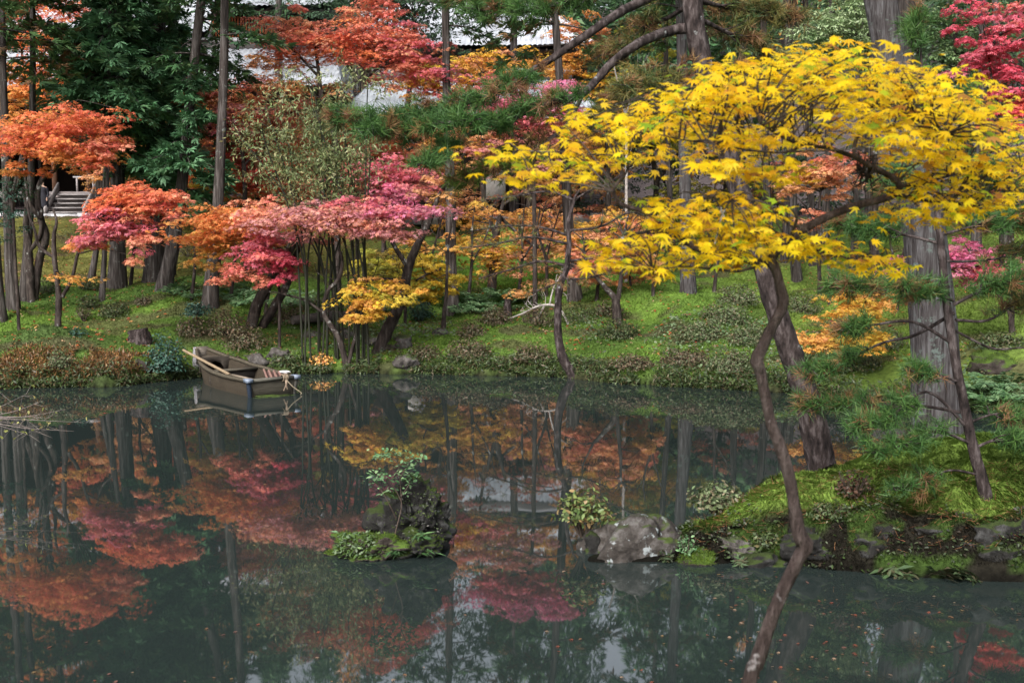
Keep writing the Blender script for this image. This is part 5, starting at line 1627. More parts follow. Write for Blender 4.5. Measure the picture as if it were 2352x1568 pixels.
#%%BOAT
def rowing_boat():
    # own axes: +y from stern to bow, z up; placed from its stern corners in the picture
    A = np.array([-6.06, 25.74])
    Bq = np.array([-5.02, 26.25])
    stern = (A + Bq) / 2
    bow = np.array([-8.05, 29.25])
    fw = unit(bow - stern)
    yaw = math.atan2(-fw[0], fw[1])
    t = thing('rowing_boat', 'weathered grey brown wooden punt moored against the mossy bank, square stern towards us', 'boat', (stern[0], stern[1], 0))
    t.rotation_euler = (0, 0, yaw)
    L = float(np.linalg.norm(bow - stern))
    S = 26
    s = np.linspace(0, 1, S)
    half = np.interp(s, [0, .2, .45, .7, .88, 1], [.58, .66, .69, .56, .34, .16])
    halfb = half * np.interp(s, [0, .7, 1], [.86, .84, .5])
    top = np.interp(s, [0, .3, .6, .85, 1], [.40, .40, .46, .60, .74])
    bot = np.interp(s, [0, .6, .85, 1], [-.12, -.12, .0, .34])
    y = s * L
    cw = (.036, .028, .019)
    mb = MB()
    th = .035
    for sx in (1, -1):
        o_t = np.stack([sx * half, y, top], 1)
        o_b = np.stack([sx * halfb, y, bot], 1)
        i_t = np.stack([sx * (half - th), y, top], 1)
        i_b = np.stack([sx * (halfb - th), y, bot + .04], 1)
        v = np.concatenate([o_t, o_b, i_t, i_b])
        i = np.arange(S - 1)
        mb.add(v, np.concatenate([np.stack([i, i + 1, i + S + 1, i + S], 1), np.stack([i + 2 * S, i + 3 * S, i + 3 * S + 1, i + 2 * S + 1], 1), np.stack([i, i + 2 * S, i + 2 * S + 1, i + 1], 1)]),
               np.array(cw) * (.8 + .4 * rng.random((4 * S, 1))))
    fl = np.concatenate([np.stack([-halfb, y, bot], 1), np.stack([halfb, y, bot], 1), np.stack([-halfb, y, bot + .05], 1), np.stack([halfb, y, bot + .05], 1)])
    i = np.arange(S - 1)
    mb.add(fl, np.concatenate([np.stack([i, i + S, i + S + 1, i + 1], 1), np.stack([i + 2 * S, i + 2 * S + 1, i + 3 * S + 1, i + 3 * S], 1)]), (.06, .05, .042))
    mb.build('hull', WOOD, t)
    # rails along the top edge
    for sx in (1, -1):
        g = MB()
        prof = [(-.055, .02), (.035, .02), (.035, -.05), (-.055, -.05)]
        v = np.concatenate([np.stack([sx * (half + a), y, top + b], 1) for a, b in prof])
        i = np.arange(S - 1)
        f = []
        for k in range(4):
            k2 = (k + 1) % 4
            f.append(np.stack([i + k * S, i + 1 + k * S, i + 1 + k2 * S, i + k2 * S], 1))
        g.add(v, np.concatenate(f), (.075, .064, .046))
        g.build('gunwale', WOOD, t)
    # square stern with its rail and blue grey corner caps
    m_ = MB()
    m_.add([(-.58, -.012, .39), (.58, -.012, .39), (.50, .05, -.12), (-.50, .05, -.12), (-.58, .03, .39), (.58, .03, .39), (.50, .09, -.12), (-.50, .09, -.12)],
           [[0, 3, 2, 1], [4, 5, 6, 7], [0, 1, 5, 4], [3, 7, 6, 2]], (.058, .052, .04))
    m_.build('transom', WOOD, t)
    m_ = MB()
    m_.box((-.53, -.05, .36), (.56, .05, .425), (.10, .095, .08))
    m_.build('stern_rail', WOOD, t)
    for sx in (1, -1):
        m_ = MB()
        m_.box((sx * .60 - .075, -.075, .352), (sx * .60 + .075, .13, .437), (.18, .22, .29))
        m_.build('corner_cap', METAL, t)
        m_ = MB()
        v = np.array([(sx * .56, -.03, .35), (sx * .64, -.03, .35), (sx * .64, .06, .35), (sx * .56, .06, .35), (sx * .50, .02, -.1), (sx * .575, .02, -.1), (sx * .575, .10, -.1), (sx * .50, .10, -.1)])
        m_.add(v, [[0, 4, 5, 1], [1, 5, 6, 2], [2, 6, 7, 3], [3, 7, 4, 0]], (.02, .03, .05) if sx < 0 else (.09, .085, .075))
        m_.build('corner_post', WOOD, t)
    # cross beam amidships
    m_ = MB()
    k = .52
    hw = np.interp(k, s, half) - .04
    m_.box((-hw, k * L - .05, .36), (hw, k * L + .10, .415), (.095, .085, .066))
    m_.box((-hw, k * L + .05, .06), (hw, k * L + .08, .358), (.07, .06, .052))
    m_.build('thwart', WOOD, t)
    # bow deck and the board with its scalloped arch
    m_ = MB()
    n = 13
    xs_ = np.linspace(-1, 1, n)
    yk = .80
    hw = np.interp(yk, s, half) - .03
    zt = np.interp(yk, s, top)
    arch = zt - .34 + .27 * np.sqrt(np.clip(1 - (xs_ / .62) ** 2, 0, 1)) - .03 * np.abs(np.sin(xs_ * 9)) * (abs(xs_) < .62)
    vt = np.stack([xs_ * hw, np.full(n, yk * L), np.full(n, zt + .03)], 1)
    vb = np.stack([xs_ * hw, np.full(n, yk * L), arch], 1)
    v = np.concatenate([vt, vb, vt + [0, .04, 0], vb + [0, .04, 0]])
    i = np.arange(n - 1)
    m_.add(v, np.concatenate([np.stack([i, i + n, i + n + 1, i + 1], 1), np.stack([i + 2 * n, i + 2 * n + 1, i + 3 * n + 1, i + 3 * n], 1), np.stack([i + n, i + 3 * n, i + 3 * n + 1, i + n + 1], 1)]), (.062, .052, .043))
    m_.build('bow_board', WOOD, t)
    m_ = MB()
    ss = np.linspace(yk, 1, 6)
    hh = np.interp(ss, s, half)
    zz = np.full(6, np.interp(yk, s, top) - .0)
    v = np.concatenate([np.stack([-hh, ss * L, zz], 1), np.stack([hh, ss * L, zz], 1)])
    i = np.arange(5)
    m_.add(v, np.stack([i, i + 6, i + 7, i + 1], 1), (.08, .067, .052))
    m_.box((-.16, L - .02, .36), (.16, L + .03, .80), (.14, .12, .10))
    m_.build('bow_deck', WOOD, t)
    # things lying in it
    M = lambda p: np.array([stern[0] + p[0] * math.cos(yaw) - p[1] * math.sin(yaw), stern[1] + p[0] * math.sin(yaw) + p[1] * math.cos(yaw), p[2]])
    m_ = MB()
    a, b = M((-.62, .89 * L, .75)), M((-.38, .38 * L, .36))
    a2 = a + (a - b) * .06
    tube(m_, [a2, b], [.034, .038], n=14, sides=9, rough=.03, col=(.24, .18, .115))
    tag(m_.build('pole', STEM, None, b), 'tan bamboo punt pole lying along the left rail of the boat', 'pole')
    m_ = MB()
    a, b = M((-.1, .50 * L, .30)), M((.18, .14 * L, .22))
    d = unit(b - a)
    sdv = np.cross(d, [0, 0, 1]) * .05
    v = np.array([a - sdv, a + sdv, b + sdv, b - sdv])
    m_.add(np.concatenate([v, v - [0, 0, .03]]), [[0, 1, 2, 3], [7, 6, 5, 4], [0, 4, 5, 1], [2, 6, 7, 3], [1, 5, 6, 2], [3, 7, 4, 0]], (.3, .25, .19))
    tag(m_.build('plank', WOOD, None, a), 'loose narrow plank slanting on the floor of the boat', 'plank')
    # rusty corrugated sheet leaning in the stern
    m_ = MB()
    nx = 60
    u = np.linspace(0, 1, nx)
    wv = .028 * np.sign(np.sin(u * 2 * math.pi * 5)) * np.abs(np.sin(u * 2 * math.pi * 5)) ** .5
    lo = np.array([M((-.10 + .64 * q, .10 + .02 * q, .34 + w_)) for q, w_ in zip(u, wv)])
    hi = np.array([M((-.02 + .64 * q, .48, .56 - .13 * q + w_)) for q, w_ in zip(u, wv)])
    cc = np.where(wv[:, None] > 0, np.array([.20, .115, .095]), np.array([.07, .04, .035]))
    i = np.arange(nx - 1)
    m_.add(np.concatenate([lo, hi]), np.stack([i, i + 1, i + nx + 1, i + nx], 1), np.concatenate([cc, cc]))
    tag(m_.build('corrugated_sheet', METAL, None, lo[0]), 'rusty brown corrugated sheet propped inside the boat stern', 'metal sheet')
    m_ = MB()
    v, f = rock_shape(M((.50, .40, .475)), (.13, .06, .03), 3.3, .3)
    m_.add(v, f, (.75, .75, .76))
    tag(m_.build('cloth', PLAIN, None, M((.50, .40, .475)), True), 'crumpled white rag on the corrugated sheet in the boat', 'cloth')
    # mooring rope
    m_ = MB()
    k = M((.30, -.06, .40))
    for q in range(4):
        thq = np.linspace(0, 2 * math.pi, 12)
        c = M((.24 + .035 * q, 0, .395))
        ax_ = M((.24 + .035 * q, -1, .395)) - c
        tube(m_, [c + unit(ax_) * .085 * math.cos(z_) + np.array([0, 0, .075 * math.sin(z_)]) for z_ in thq], [.016] * 12, n=24, sides=6, rough=.1, col=(.22, .17, .12))
    tube(m_, [k + [0, 0, -.02], k + [.03, -.05, -.12], k + [-.05, -.03, -.30]], [.018, .022, .012], n=10, sides=6, col=(.26, .19, .14))
    tube(m_, [k + [0, 0, -.02], k + [.01, -.05, -.12], k + [.04, -.04, -.27]], [.018, .02, .011], n=10, sides=6, col=(.24, .18, .13))
    e = P(690, 907, 26.1)
    tube(m_, [k + [.02, -.04, -.04], k + [.16, -.03, -.2], k + [.36, 0, -.36], np.array([e[0], e[1], .01])], [.014, .014, .014, .012], n=20, sides=6, col=(.24, .2, .14))
    tag(m_.build('mooring_rope', STEM, None, k), 'knotted brown rope tied round the stern rail and trailing into the water', 'rope')
    # mossy debris floating against the stern
    m_ = MB()
    v, f = rock_shape((-5.52, 25.86, 0.0), (.45, .10, .03), 8.1, .5, rz=.45)
    m_.add(v, f)
    tag(m_.build('floating_moss', MOSSROCK, None, (-5.52, 25.86, 0), True), 'strip of green moss floating against the stern of the boat', 'moss clump')


rowing_boat()
# weathered post beside the bow
q = P(450, 806, 29.6)
mb = MB()
tube(mb, [(q[0], q[1], .2), (q[0] + .03, q[1], q[2] + .10)], [.11, .09], n=8, sides=10, rough=.25, col=(.3, .29, .31))
tag(mb.build('mooring_post', WOOD, None, (q[0], q[1], .2)), 'pale broken mooring post on the bank behind the boat bow', 'post')

#%%ROCKS
def rock(label, x, y, d, r, seed, mat, name='rock', amp=.3, fac=.0, hi=False, rz=0., zoff=0., group=None, parent=None):
    if d is None:
        c = G(x, y)
    else:
        c = P(x, y, d)
    c = c + [0, 0, zoff]
    mb = MB()
    v, f = rock_shape(c, r, seed, amp, fac, hi, rz)
    mb.add(v, f)
    if parent is not None:
        o = mb.build(name, mat, parent, None, True)
        o.location = -np.array(parent.location)
        return o
    o = tag(mb.build(name, mat, None, c, not fac), label, 'rock', group)
    if mat.name in ('mossy_rock',):
        furry(o, 'moss', 2600 if c[1] < 20 else 500, .03 if c[1] < 20 else .05, MOSSPAL, .003 if c[1] < 20 else .007)
    return o


# the islet
ic = P(905, 1281, 13.28)
ISL = np.array([ic[0], ic[1], 0])
isl = thing('islet_rock', 'jagged black rock with a mossy foot standing alone in the middle of the pond', 'rock', ISL)


def isl_part(name, px, py, dd, r, seed, mat, amp, rz=0.0, hi=True, fac=0.):
    c = P(px, py, 13.28 + dd)
    mb = MB()
    v, f = rock_shape(c, r, seed, amp, fac, hi, rz)
    mb.add(v, f)
    return mb.build(name, mat, isl, ISL, True)


isl_part('boulder', 945, 1200, .12, (.33, .26, .35), 5.2, BLACKROCK, .8)
isl_part('boulder', 985, 1172, .10, (.16, .17, .2), 9.4, BLACKROCK, .8)
isl_part('boulder', 925, 1165, .14, (.13, .15, .20), 2.9, BLACKROCK, .8)
isl_part('boulder', 955, 1250, .0, (.25, .25, .16), 6.6, BLACKROCK, .6)
isl_part('moss_foot', 845, 1255, -.02, (.30, .25, .13), 4.4, MOSSROCK, .8)
isl_part('moss_foot', 800, 1272, .0, (.17, .18, .07), 1.9, MOSSROCK, .7)
isl_part('moss_foot', 880, 1255, -.14, (.26, .2, .13), 7.7, MOSSROCK, .6)
isl_part('waterline_shelf', 890, 1282, .05, (.55, .34, .03), 3.1, BLACKROCK, .6)


def leafy(label, name, base, stems, n, size, pal, T=T_OVAL, spread=.12, mat=EVERG, cat='plant', stemcol=(.07, .05, .04), sr=.008, flat=.5, up=.5, group=None):
    """a small plant: stems (lists of 3-D points) with leaves gathered round their outer halves"""
    t = thing(name, label, cat, base, group)
    mb, lf = MB(), MB()
    cs = []
    for s_ in stems:
        cs.append(tube(mb, s_, np.linspace(sr, sr * .35, len(s_)), n=max(6, 4 * len(s_)), sides=6, rough=.1, col=stemcol))
    i = rng.integers(0, len(cs), n)
    pos = np.array([cs[k][min(len(cs[k]) - 1, int(len(cs[k]) * (1 - .5 * rng.random() ** 1.6)))] for k in i])
    pos = pos + rng.normal(0, 1, (n, 3)) * [spread, spread, spread * flat]
    nr = unit(rvec(n) * .6 + [0, 0, up])
    ax = unit(rvec(n) + [0, 0, -.1])
    leaves(lf, pos, nr, ax, size * (.6 + .7 * rng.random(n)), pick(PAL[pal], n, .3), T)
    mb.build('stem', STEM, t, base, True)
    lf.build('leaves', mat, t, base)
    return t


def px(*a):
    return [P(x, y, d) for (x, y, d) in a]


b0 = P(905, 1232, 13.2)
leafy('little green leaved sapling growing from the black islet rock', 'sapling', b0,
      [px((905, 1235, 13.1), (915, 1195, 13.1), (922, 1160, 13.15), (918, 1100, 13.2), (912, 1050, 13.25), (905, 1036, 13.2)), px((922, 1150, 13.15), (900, 1110, 13.1), (880, 1090, 13.1), (865, 1085, 13.1)), px((918, 1100, 13.2), (935, 1070, 13.1), (950, 1048, 13.2)),
       px((912, 1060, 13.2), (890, 1045, 13.3), (870, 1042, 13.2)), px((921, 1140, 13.15), (940, 1110, 13.2), (938, 1085, 13.2)), px((910, 1190, 13.1), (890, 1150, 13), (865, 1110, 13.05), (848, 1098, 13))],
      330, .062, 'fern', spread=.065, flat=.35, up=1.0, sr=.009)
for (x, y, d, lab) in ((905, 1262, 13.0, 'grassy green tuft at the foot of the islet rock, below the sapling'), (985, 1262, 13.05, 'grassy green tuft at the right end of the islet rock'), (970, 1228, 13.0, 'little blade tuft on the ledge of the islet rock'), (790, 1225, 13.3, 'tiny bright green sprout at the left tip of the islet')):
    b = P(x, y, d)
    k = 5 if 'tiny' in lab else 11
    stems = [[b, b + np.array([rng.normal(0, .03), rng.normal(0, .03), .03])] for _ in range(3)]
    t = thing('grass_tuft', lab, 'plant', b)
    lf = MB()
    n = k * 3
    ax = unit(np.stack([rng.normal(0, 1, n), rng.normal(-.3, .7, n), rng.uniform(-.3, .7, n)], 1))
    leaves(lf, b + rng.normal(0, .035, (n, 3)) * [1.4, 1, .5], unit(rvec(n) * .4 + [0, -.2, 1]), ax, .14 * (.5 + .7 * rng.random(n)), pick(PAL['fern'] if k == 5 else [(.05, .11, .04), (.08, .15, .06)], n, .3), T_LANCE)
    lf.build('blades', EVERG, t, b)


def furry(o, mesh_name, n, L, pal, wd=.003):
    """short moss blades on the upward faces of a rock"""
    me = o.data
    nv = len(me.polygons)
    c = np.empty(nv * 3); me.polygons.foreach_get('center', c)
    nn = np.empty(nv * 3); me.polygons.foreach_get('normal', nn)
    ar = np.empty(nv); me.polygons.foreach_get('area', ar)
    c, nn = c.reshape(-1, 3), nn.reshape(-1, 3)
    wt = ar * np.clip(nn[:, 2] + .25, 0, 1) * sstep(.38, .55, vn3(c * 6, 3))
    i = rng.choice(nv, n, p=wt / wt.sum())
    p = c[i] + rvec(n) * np.sqrt(ar[i])[:, None] * .6
    d = unit(nn[i] * .8 + rvec(n) * .7 + [0, 0, -.1])
    sd = unit(np.cross(d, rvec(n))) * wd
    l_ = L * (.5 + rng.random(n))[:, None]
    mb = MB()
    mb.add(np.stack([p - sd, p + sd, p + d * l_], 1).reshape(-1, 3), np.arange(3 * n).reshape(-1, 3), np.repeat(pick(pal, n, .4), 3, 0))
    f = mb.build('moss', MOSSBLADE, o)
    f['kind'] = 'stuff'
    return f


MOSSPAL = [(.09, .15, .02), (.13, .2, .025), (.06, .1, .02), (.05, .07, .02)]
for o in list(isl.children):
    furry(o, 'moss', 2600 if 'moss' in o.name else 700, .03, MOSSPAL)


# ivy like ground leaves on the islet foot and the moss bank ("ground cover")
def cover(mb, pos, size, pal, T=T_OVAL, up=.9):
    n = len(pos)
    leaves(mb, pos, unit(rvec(n) * .7 + [0, -.25, up]), rvec(n) * [1, 1, .3], size * (.5 + .8 * rng.random(n)), pick(pal, n, .35), T)


# the lichened boulder at the tip of the moss island
bl = MB()
c = P(1462, 1262, 13.35)
v, f = rock_shape(c, (.64, .46, .44), 4.25, .30, .6, True, .25)
v[:, 2] += (v[:, 0] - c[0]) * .22
bl.add(v, f)
tag(bl.build('boulder', ROCK, None, c), 'large grey brown boulder with white lichen at the left tip of the moss island', 'rock')
rock('small dark mossy rock left of the lichened boulder, under the bush', 1368, 1265, 13.4, (.2, .2, .22), 6.1, BLACKROCK, amp=.4)
rock('rounded bright moss covered rock at the waterline right of the boulder', 1610, 1290, 12.95, (.24, .18, .13), 2.2, MOSSROCK, amp=.3, hi=True)
rock('dark ledge rock with moss on top behind the bright mossy rock', 1680, 1262, 13.15, (.34, .25, .17), 8.8, DRYROCK, amp=.35, hi=True)
rock('flat dark rock at the water edge below the crooked stem', 1750, 1295, 12.9, (.3, .2, .14), 1.4, BLACKROCK, amp=.4)
rock('mossy boulder with pale lichen low on the front bank, at the right edge', 2330, 1265, 12.45, (.42, .22, .3), 5.5, BLACKROCK, amp=.4, hi=True)
rock('dark overhanging rock in the middle of the front bank', 2190, 1235, 12.75, (.5, .3, .18), 7.3, BLACKROCK, amp=.4, hi=True)
rock('mossy stone bulging from the front bank behind the crooked stem', 1860, 1255, 12.95, (.36, .25, .22), 3.7, BLACKROCK, amp=.4, hi=True)
rock('mossy stone on the front bank right of the crooked stem', 2020, 1255, 12.85, (.4, .25, .24), 9.1, BLACKROCK, amp=.4, hi=True)
for (x, y, r, sd, lab) in ((590, 838, .36, 1.1, 'grey rock on the bank just behind the boat'), (640, 820, .30, 2.3, 'mossy rock right of the grey one behind the boat'), (900, 800, .24, 3.8, 'pale grey rock on the bank right of the dark forked tree'), (918, 795, .32, 4.1, 'upright grey stone on the bank right of the dark forked tree'),
                           (770, 760, .34, 5.6, 'round grey stone beyond the log bridge'), (800, 775, .26, 6.2, 'flat grey stone under the log bridge'), (715, 775, .26, 6.9, 'mossy stone under the left end of the log bridge'), (560, 835, .26, 7.4, 'small stone between the boat and the leaning mossy trunk'),
                           (852, 790, .25, 8.2, 'stone at the foot of the dark forked tree'), (330, 845, .3, 9.3, 'dark stone on the shore under the mossy mound'), (1010, 768, .22, 2.7, 'little stone at the foot of the thin dark stem'), (2280, 850, .5, 3.9, 'long low stone on the far bank at the right edge'), (930, 835, .3, 5.1, 'dark stone on the shoreline right of the dark forked tree')):
    rock(lab, x, y, None, (r, r * .8, r * .75), sd, DRYROCK if sd % 2 < 1.2 else MOSSROCK, amp=.35, zoff=.03)

# stump on the lawn
b = G(320, 792)
mb = MB()
tube(mb, [b - [0, 0, .1], b + [0, 0, .18], b + [-.03, 0, .40]], [.36, .29, .25], n=12, sides=18, rough=.22, flute=.16)
tag(mb.build('tree_stump', PINEB, None, b, True), 'dark rotten tree stump on the lawn left of the boat', 'stump')
mb = MB()
b = G(1275 / 1, 730)
# log bridge
a, c = P(672, 736, 33.2), P(832, 727, 34.6)
mb = MB()
tube(mb, [a, (a + c) / 2 + [0, 0, .06], c], [.13, .15, .13], n=14, sides=12, rough=.1, col=(.07, .06, .055))
tube(mb, [a + [.05, .4, 0], (a + c) / 2 + [.05, .4, .06], c + [.05, .4, 0]], [.13, .14, .12], n=14, sides=12, rough=.1, col=(.08, .07, .06))
t = thing('log_bridge', 'dark log footbridge on short posts behind the bamboo clump', 'bridge', a)
mb.build('deck', WOOD, t, a, True)
for k, fr in enumerate((.12, .55, .88)):
    mb = MB()
    p = a + (c - a) * fr
    tube(mb, [(p[0], p[1], ground(p[0], p[1]) - .1), (p[0], p[1] + .05, p[2])], [.06, .055], n=5, sides=8, rough=.1, col=(.06, .05, .045))
    mb.build('post', WOOD, t, a, True)
b = G(1165, 728)
mb = MB()
tube(mb, [b - [0, 0, .1], b + [.02, 0, .55]], [.14, .10], n=8, sides=12, rough=.2, flute=.1)
tag(mb.build('tree_stump', PINEB, None, b, True), 'narrow brown stump among the ferns left of the dead white branch', 'stump')


#%%SHRUBS
def shrub(label, x, y, wpx, hpx, pal, n=900, size=.05, name='azalea_shrub', cat='shrub', d=None, group=None, T=T_OVAL, open_=0.0, stems=9):
    b = G(x, y) if d is None else P(x, y, d)
    if d is not None:
        g_ = float(ground(b[0], b[1]))
        b[2] = g_ if g_ > .02 else b[2]
    dd = b[1]
    rx, rz = wpx / 2 * dd / F, hpx * dd / F
    ry = rx * .85
    t = thing(name, label, cat, b, group)
    u = rvec(n)
    u[:, 2] = np.abs(u[:, 2]) * 1.0
    q = (rng.random((n, 1)) ** (.28 if not open_ else .5))
    bump = 1 + .3 * (vn3(u * 2.6 + x, 3) - .5) * 2
    pos = b + u * q * bump[:, None] * [rx, ry, rz * .95] + rng.normal(0, .02, (n, 3))
    if open_:
        pos[:, 2] = b[2] + rz * open_ + (pos[:, 2] - b[2]) * (1 - open_)
    pos[:, 2] = np.maximum(pos[:, 2], ground(pos[:, 0], pos[:, 1], False) + .01)
    base = pick(PAL[pal], n, .35)
    lf = MB()
    leaves(lf, pos, unit(u * .6 + rvec(n) * .7 + [0, 0, .45]), rvec(n), size * (.6 + .7 * rng.random(n)), base, T)
    mb = MB()
    for _ in range(stems):
        th = rng.uniform(0, 6.28)
        e = b + np.array([math.cos(th) * rx * .75, math.sin(th) * ry * .75, rz * rng.uniform(.55, .9)])
        tube(mb, [b - [0, 0, .05], (b + e) / 2 + [0, 0, -.03], e], [.014, .010, .004], n=6, sides=5, rough=.1, col=(.06, .045, .035), cap=False)
    mb.build('stem', STEM, t, b, True)
    lf.build('leaves', EVERG, t, b)
    return t


for a in (('dense dark green azalea dome on the left lawn', 264, 728, 82, 38, 'azalea', 1500), ('dark low azalea behind the dome on the left lawn', 206, 706, 56, 30, 'azalea', 900), ('dark azalea mound between the cedars on the lawn crest', 205, 664, 64, 28, 'azalea', 900),
          ('low dark azalea right of the slim left cedar', 105, 672, 76, 34, 'azalea', 900), ('second low azalea beside the left cedars', 70, 668, 50, 30, 'azalea', 700), ('brown azalea behind the left lawn dome', 330, 700, 40, 22, 'azaleabrown', 500),
          ('big brownish azalea left of the leaning mossy trunk', 520, 770, 110, 58, 'azaleabrown', 2000), ('brown azalea below the leaning mossy trunk', 560, 800, 120, 50, 'azaleabrown', 1900), ('dark shrub above the boat bow', 440, 772, 80, 44, 'azaleabrown', 1200),
          ('leafy dark shrub under the leaning mossy trunk on the right', 650, 740, 110, 46, 'azaleabrown', 1500), ('brown azalea behind the bamboo stems', 740, 712, 110, 44, 'azalea', 1200),
          ('rounded brown azalea right of the straight grey cedar', 1139, 744, 84, 40, 'azaleabrown', 1400), ('small azalea below it on the middle slope', 1085, 772, 76, 34, 'azaleabrown', 1100), ('brown azalea under the dead white branch', 1236, 746, 84, 40, 'azaleabrown', 1300),
          ('dark azalea beside the hooked pine stem', 1332, 738, 120, 40, 'azalea', 1600), ('dark azalea at the foot of the Y shaped maple', 1424, 775, 100, 44, 'azalea', 1600), ('azalea behind the Y shaped maple', 1398, 722, 84, 34, 'azaleabrown', 1100),
          ('low brown azalea near the water on the middle slope', 1220, 828, 96, 40, 'azaleabrown', 1600), ('low dark azalea near the water left of the middle', 1080, 818, 110, 42, 'azaleabrown', 1700), ('shoreline azalea clump right of the bamboo', 975, 822, 84, 34, 'azaleabrown', 1000),
          ('pale leaved azalea high on the right slope', 1700, 700, 110, 50, 'azaleapale', 2000), ('pale azalea mass left of the leaning pine', 1665, 740, 120, 46, 'azaleapale', 2200), ('pale azalea in the middle of the right slope', 1610, 775, 120, 42, 'azaleapale', 2000), ('grey green azalea right of the pale ones', 1720, 790, 110, 46, 'azaleapale', 2000),
          ('azalea close above the right waterline', 1570, 840, 130, 44, 'azaleabrown', 2200), ('pale grey azalea above the right waterline', 1680, 850, 130, 50, 'azaleapale', 2300), ('brownish azalea left on the right waterline', 1450, 845, 110, 36, 'azaleabrown', 1700),
          ('azalea behind the leaning pine trunk', 1840, 720, 110, 50, 'azaleapale', 1700), ('azalea on the bank between leaning pine and huge cedar', 1960, 850, 120, 44, 'azalea', 1500), ('azalea under the golden maple', 1890, 830, 90, 36, 'azalea', 1000),
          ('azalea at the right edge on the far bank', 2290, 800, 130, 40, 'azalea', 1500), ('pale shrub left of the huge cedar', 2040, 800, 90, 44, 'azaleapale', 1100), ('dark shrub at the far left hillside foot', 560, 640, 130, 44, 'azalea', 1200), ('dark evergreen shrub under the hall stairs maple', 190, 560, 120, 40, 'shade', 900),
          ('evergreen shrub below the wide maple on the hillside', 430, 590, 110, 50, 'azaleabrown', 1300), ('olive bush on the hillside below the yellow green maple', 600, 590, 120, 46, 'olive', 1100), ('dark pine bush on the green hillside', 1215, 610, 60, 70, 'teal', 1300), ('rusty bush at the foot of the bamboo', 740, 838, 60, 22, 'amber', 300)):
    shrub(*a[:6], n=int(a[6] * .9), size=.065)
shrub('small twiggy shrub on the left lawn', 193, 740, 44, 38, 'azaleabrown', 380, .05, open_=.3, stems=16)
shrub('small round shrub with pale green leaves on the left shore', 140, 862, 66, 66, 'azaleapale', 900, .06, open_=.3, stems=14, name='garden_shrub')
shrub('round blue green shrub at the waterline left of the boat', 380, 884, 100, 100, 'teal', 1900, .08, open_=.1, stems=12, name='garden_shrub')
shrub('small blue green tree-like shrub with a bent stem above the boat bow', 455, 748, 70, 60, 'teal', 800, .08, open_=.4, stems=7, name='garden_shrub')
shrub('dark blue green leafy plant between the thin dark stem and the dark forked tree', 965, 742, 66, 60, 'teal', 900, .13, T=T_LANCE2, open_=.2, name='leafy_plant')
shrub('little fern like plant on the dark mossy mound', 180, 772, 40, 20, 'teal', 130, .12, T=T_LANCE2, name='leafy_plant', stems=3)
shrub('yellow green leaved bush on the rock left of the lichened boulder', 1340, 1235, 130, 125, 'bushgreen', 620, .075, d=13.5, open_=.35, stems=18, name='garden_shrub')
shrub('green leaved bush behind the lichened boulder on the right', 1650, 1215, 130, 90, 'azaleapale', 900, .07, d=13.9, open_=.3, stems=14, name='garden_shrub')
shrub('dark glossy star leaved plant behind the boulder', 1690, 1130, 60, 40, 'teal', 130, .13, d=14.3, T=T_LANCE2, open_=.4, name='leafy_plant', stems=5)
shrub('reddish brown twiggy shrub on the moss island', 1960, 1145, 95, 70, 'deadbrown', 380, .05, d=13.25, open_=.15, stems=26, name='garden_shrub')
shrub('round leaved green sprout between boulder and bright mossy rock', 1580, 1270, 50, 60, 'fern', 110, .05, d=12.95, open_=.2, stems=5, name='leafy_plant')
shrub('low bush left of the reddish twiggy shrub', 1760, 1225, 70, 34, 'azalea', 320, .05, d=13.0, name='garden_shrub')
shrub('low leafy bush on the front bank right of the crooked stem', 1900, 1225, 90, 30, 'azalea', 360, .045, d=12.95, name='garden_shrub')

# pale reddish heath along the left shore
mb = MB()
n = 10500
xx = rng.uniform(-12.8, -8.9, n)
yy = np.interp(xx, SHX, SHY) + rng.uniform(.0, 1.25, n) ** 1.2 - .05
k = (vn(xx * 1.2, yy * 1.2, 41) > .24)
xx, yy = xx[k], yy[k]
n = len(xx)
pos = np.stack([xx, yy, ground(xx, yy) + rng.uniform(.02, .16, n)], 1)
leaves(mb, pos, unit(rvec(n)), unit(rvec(n) + [0, 0, .8]), .09 * (.5 + rng.random(n)), pick([(.20, .095, .035), (.14, .07, .03), (.26, .14, .05), (.09, .06, .03)], n, .3), T_LANCE2)
kind(mb.build('heath', EVERG), 'stuff', 'rusty brown heath carpet along the left shoreline')

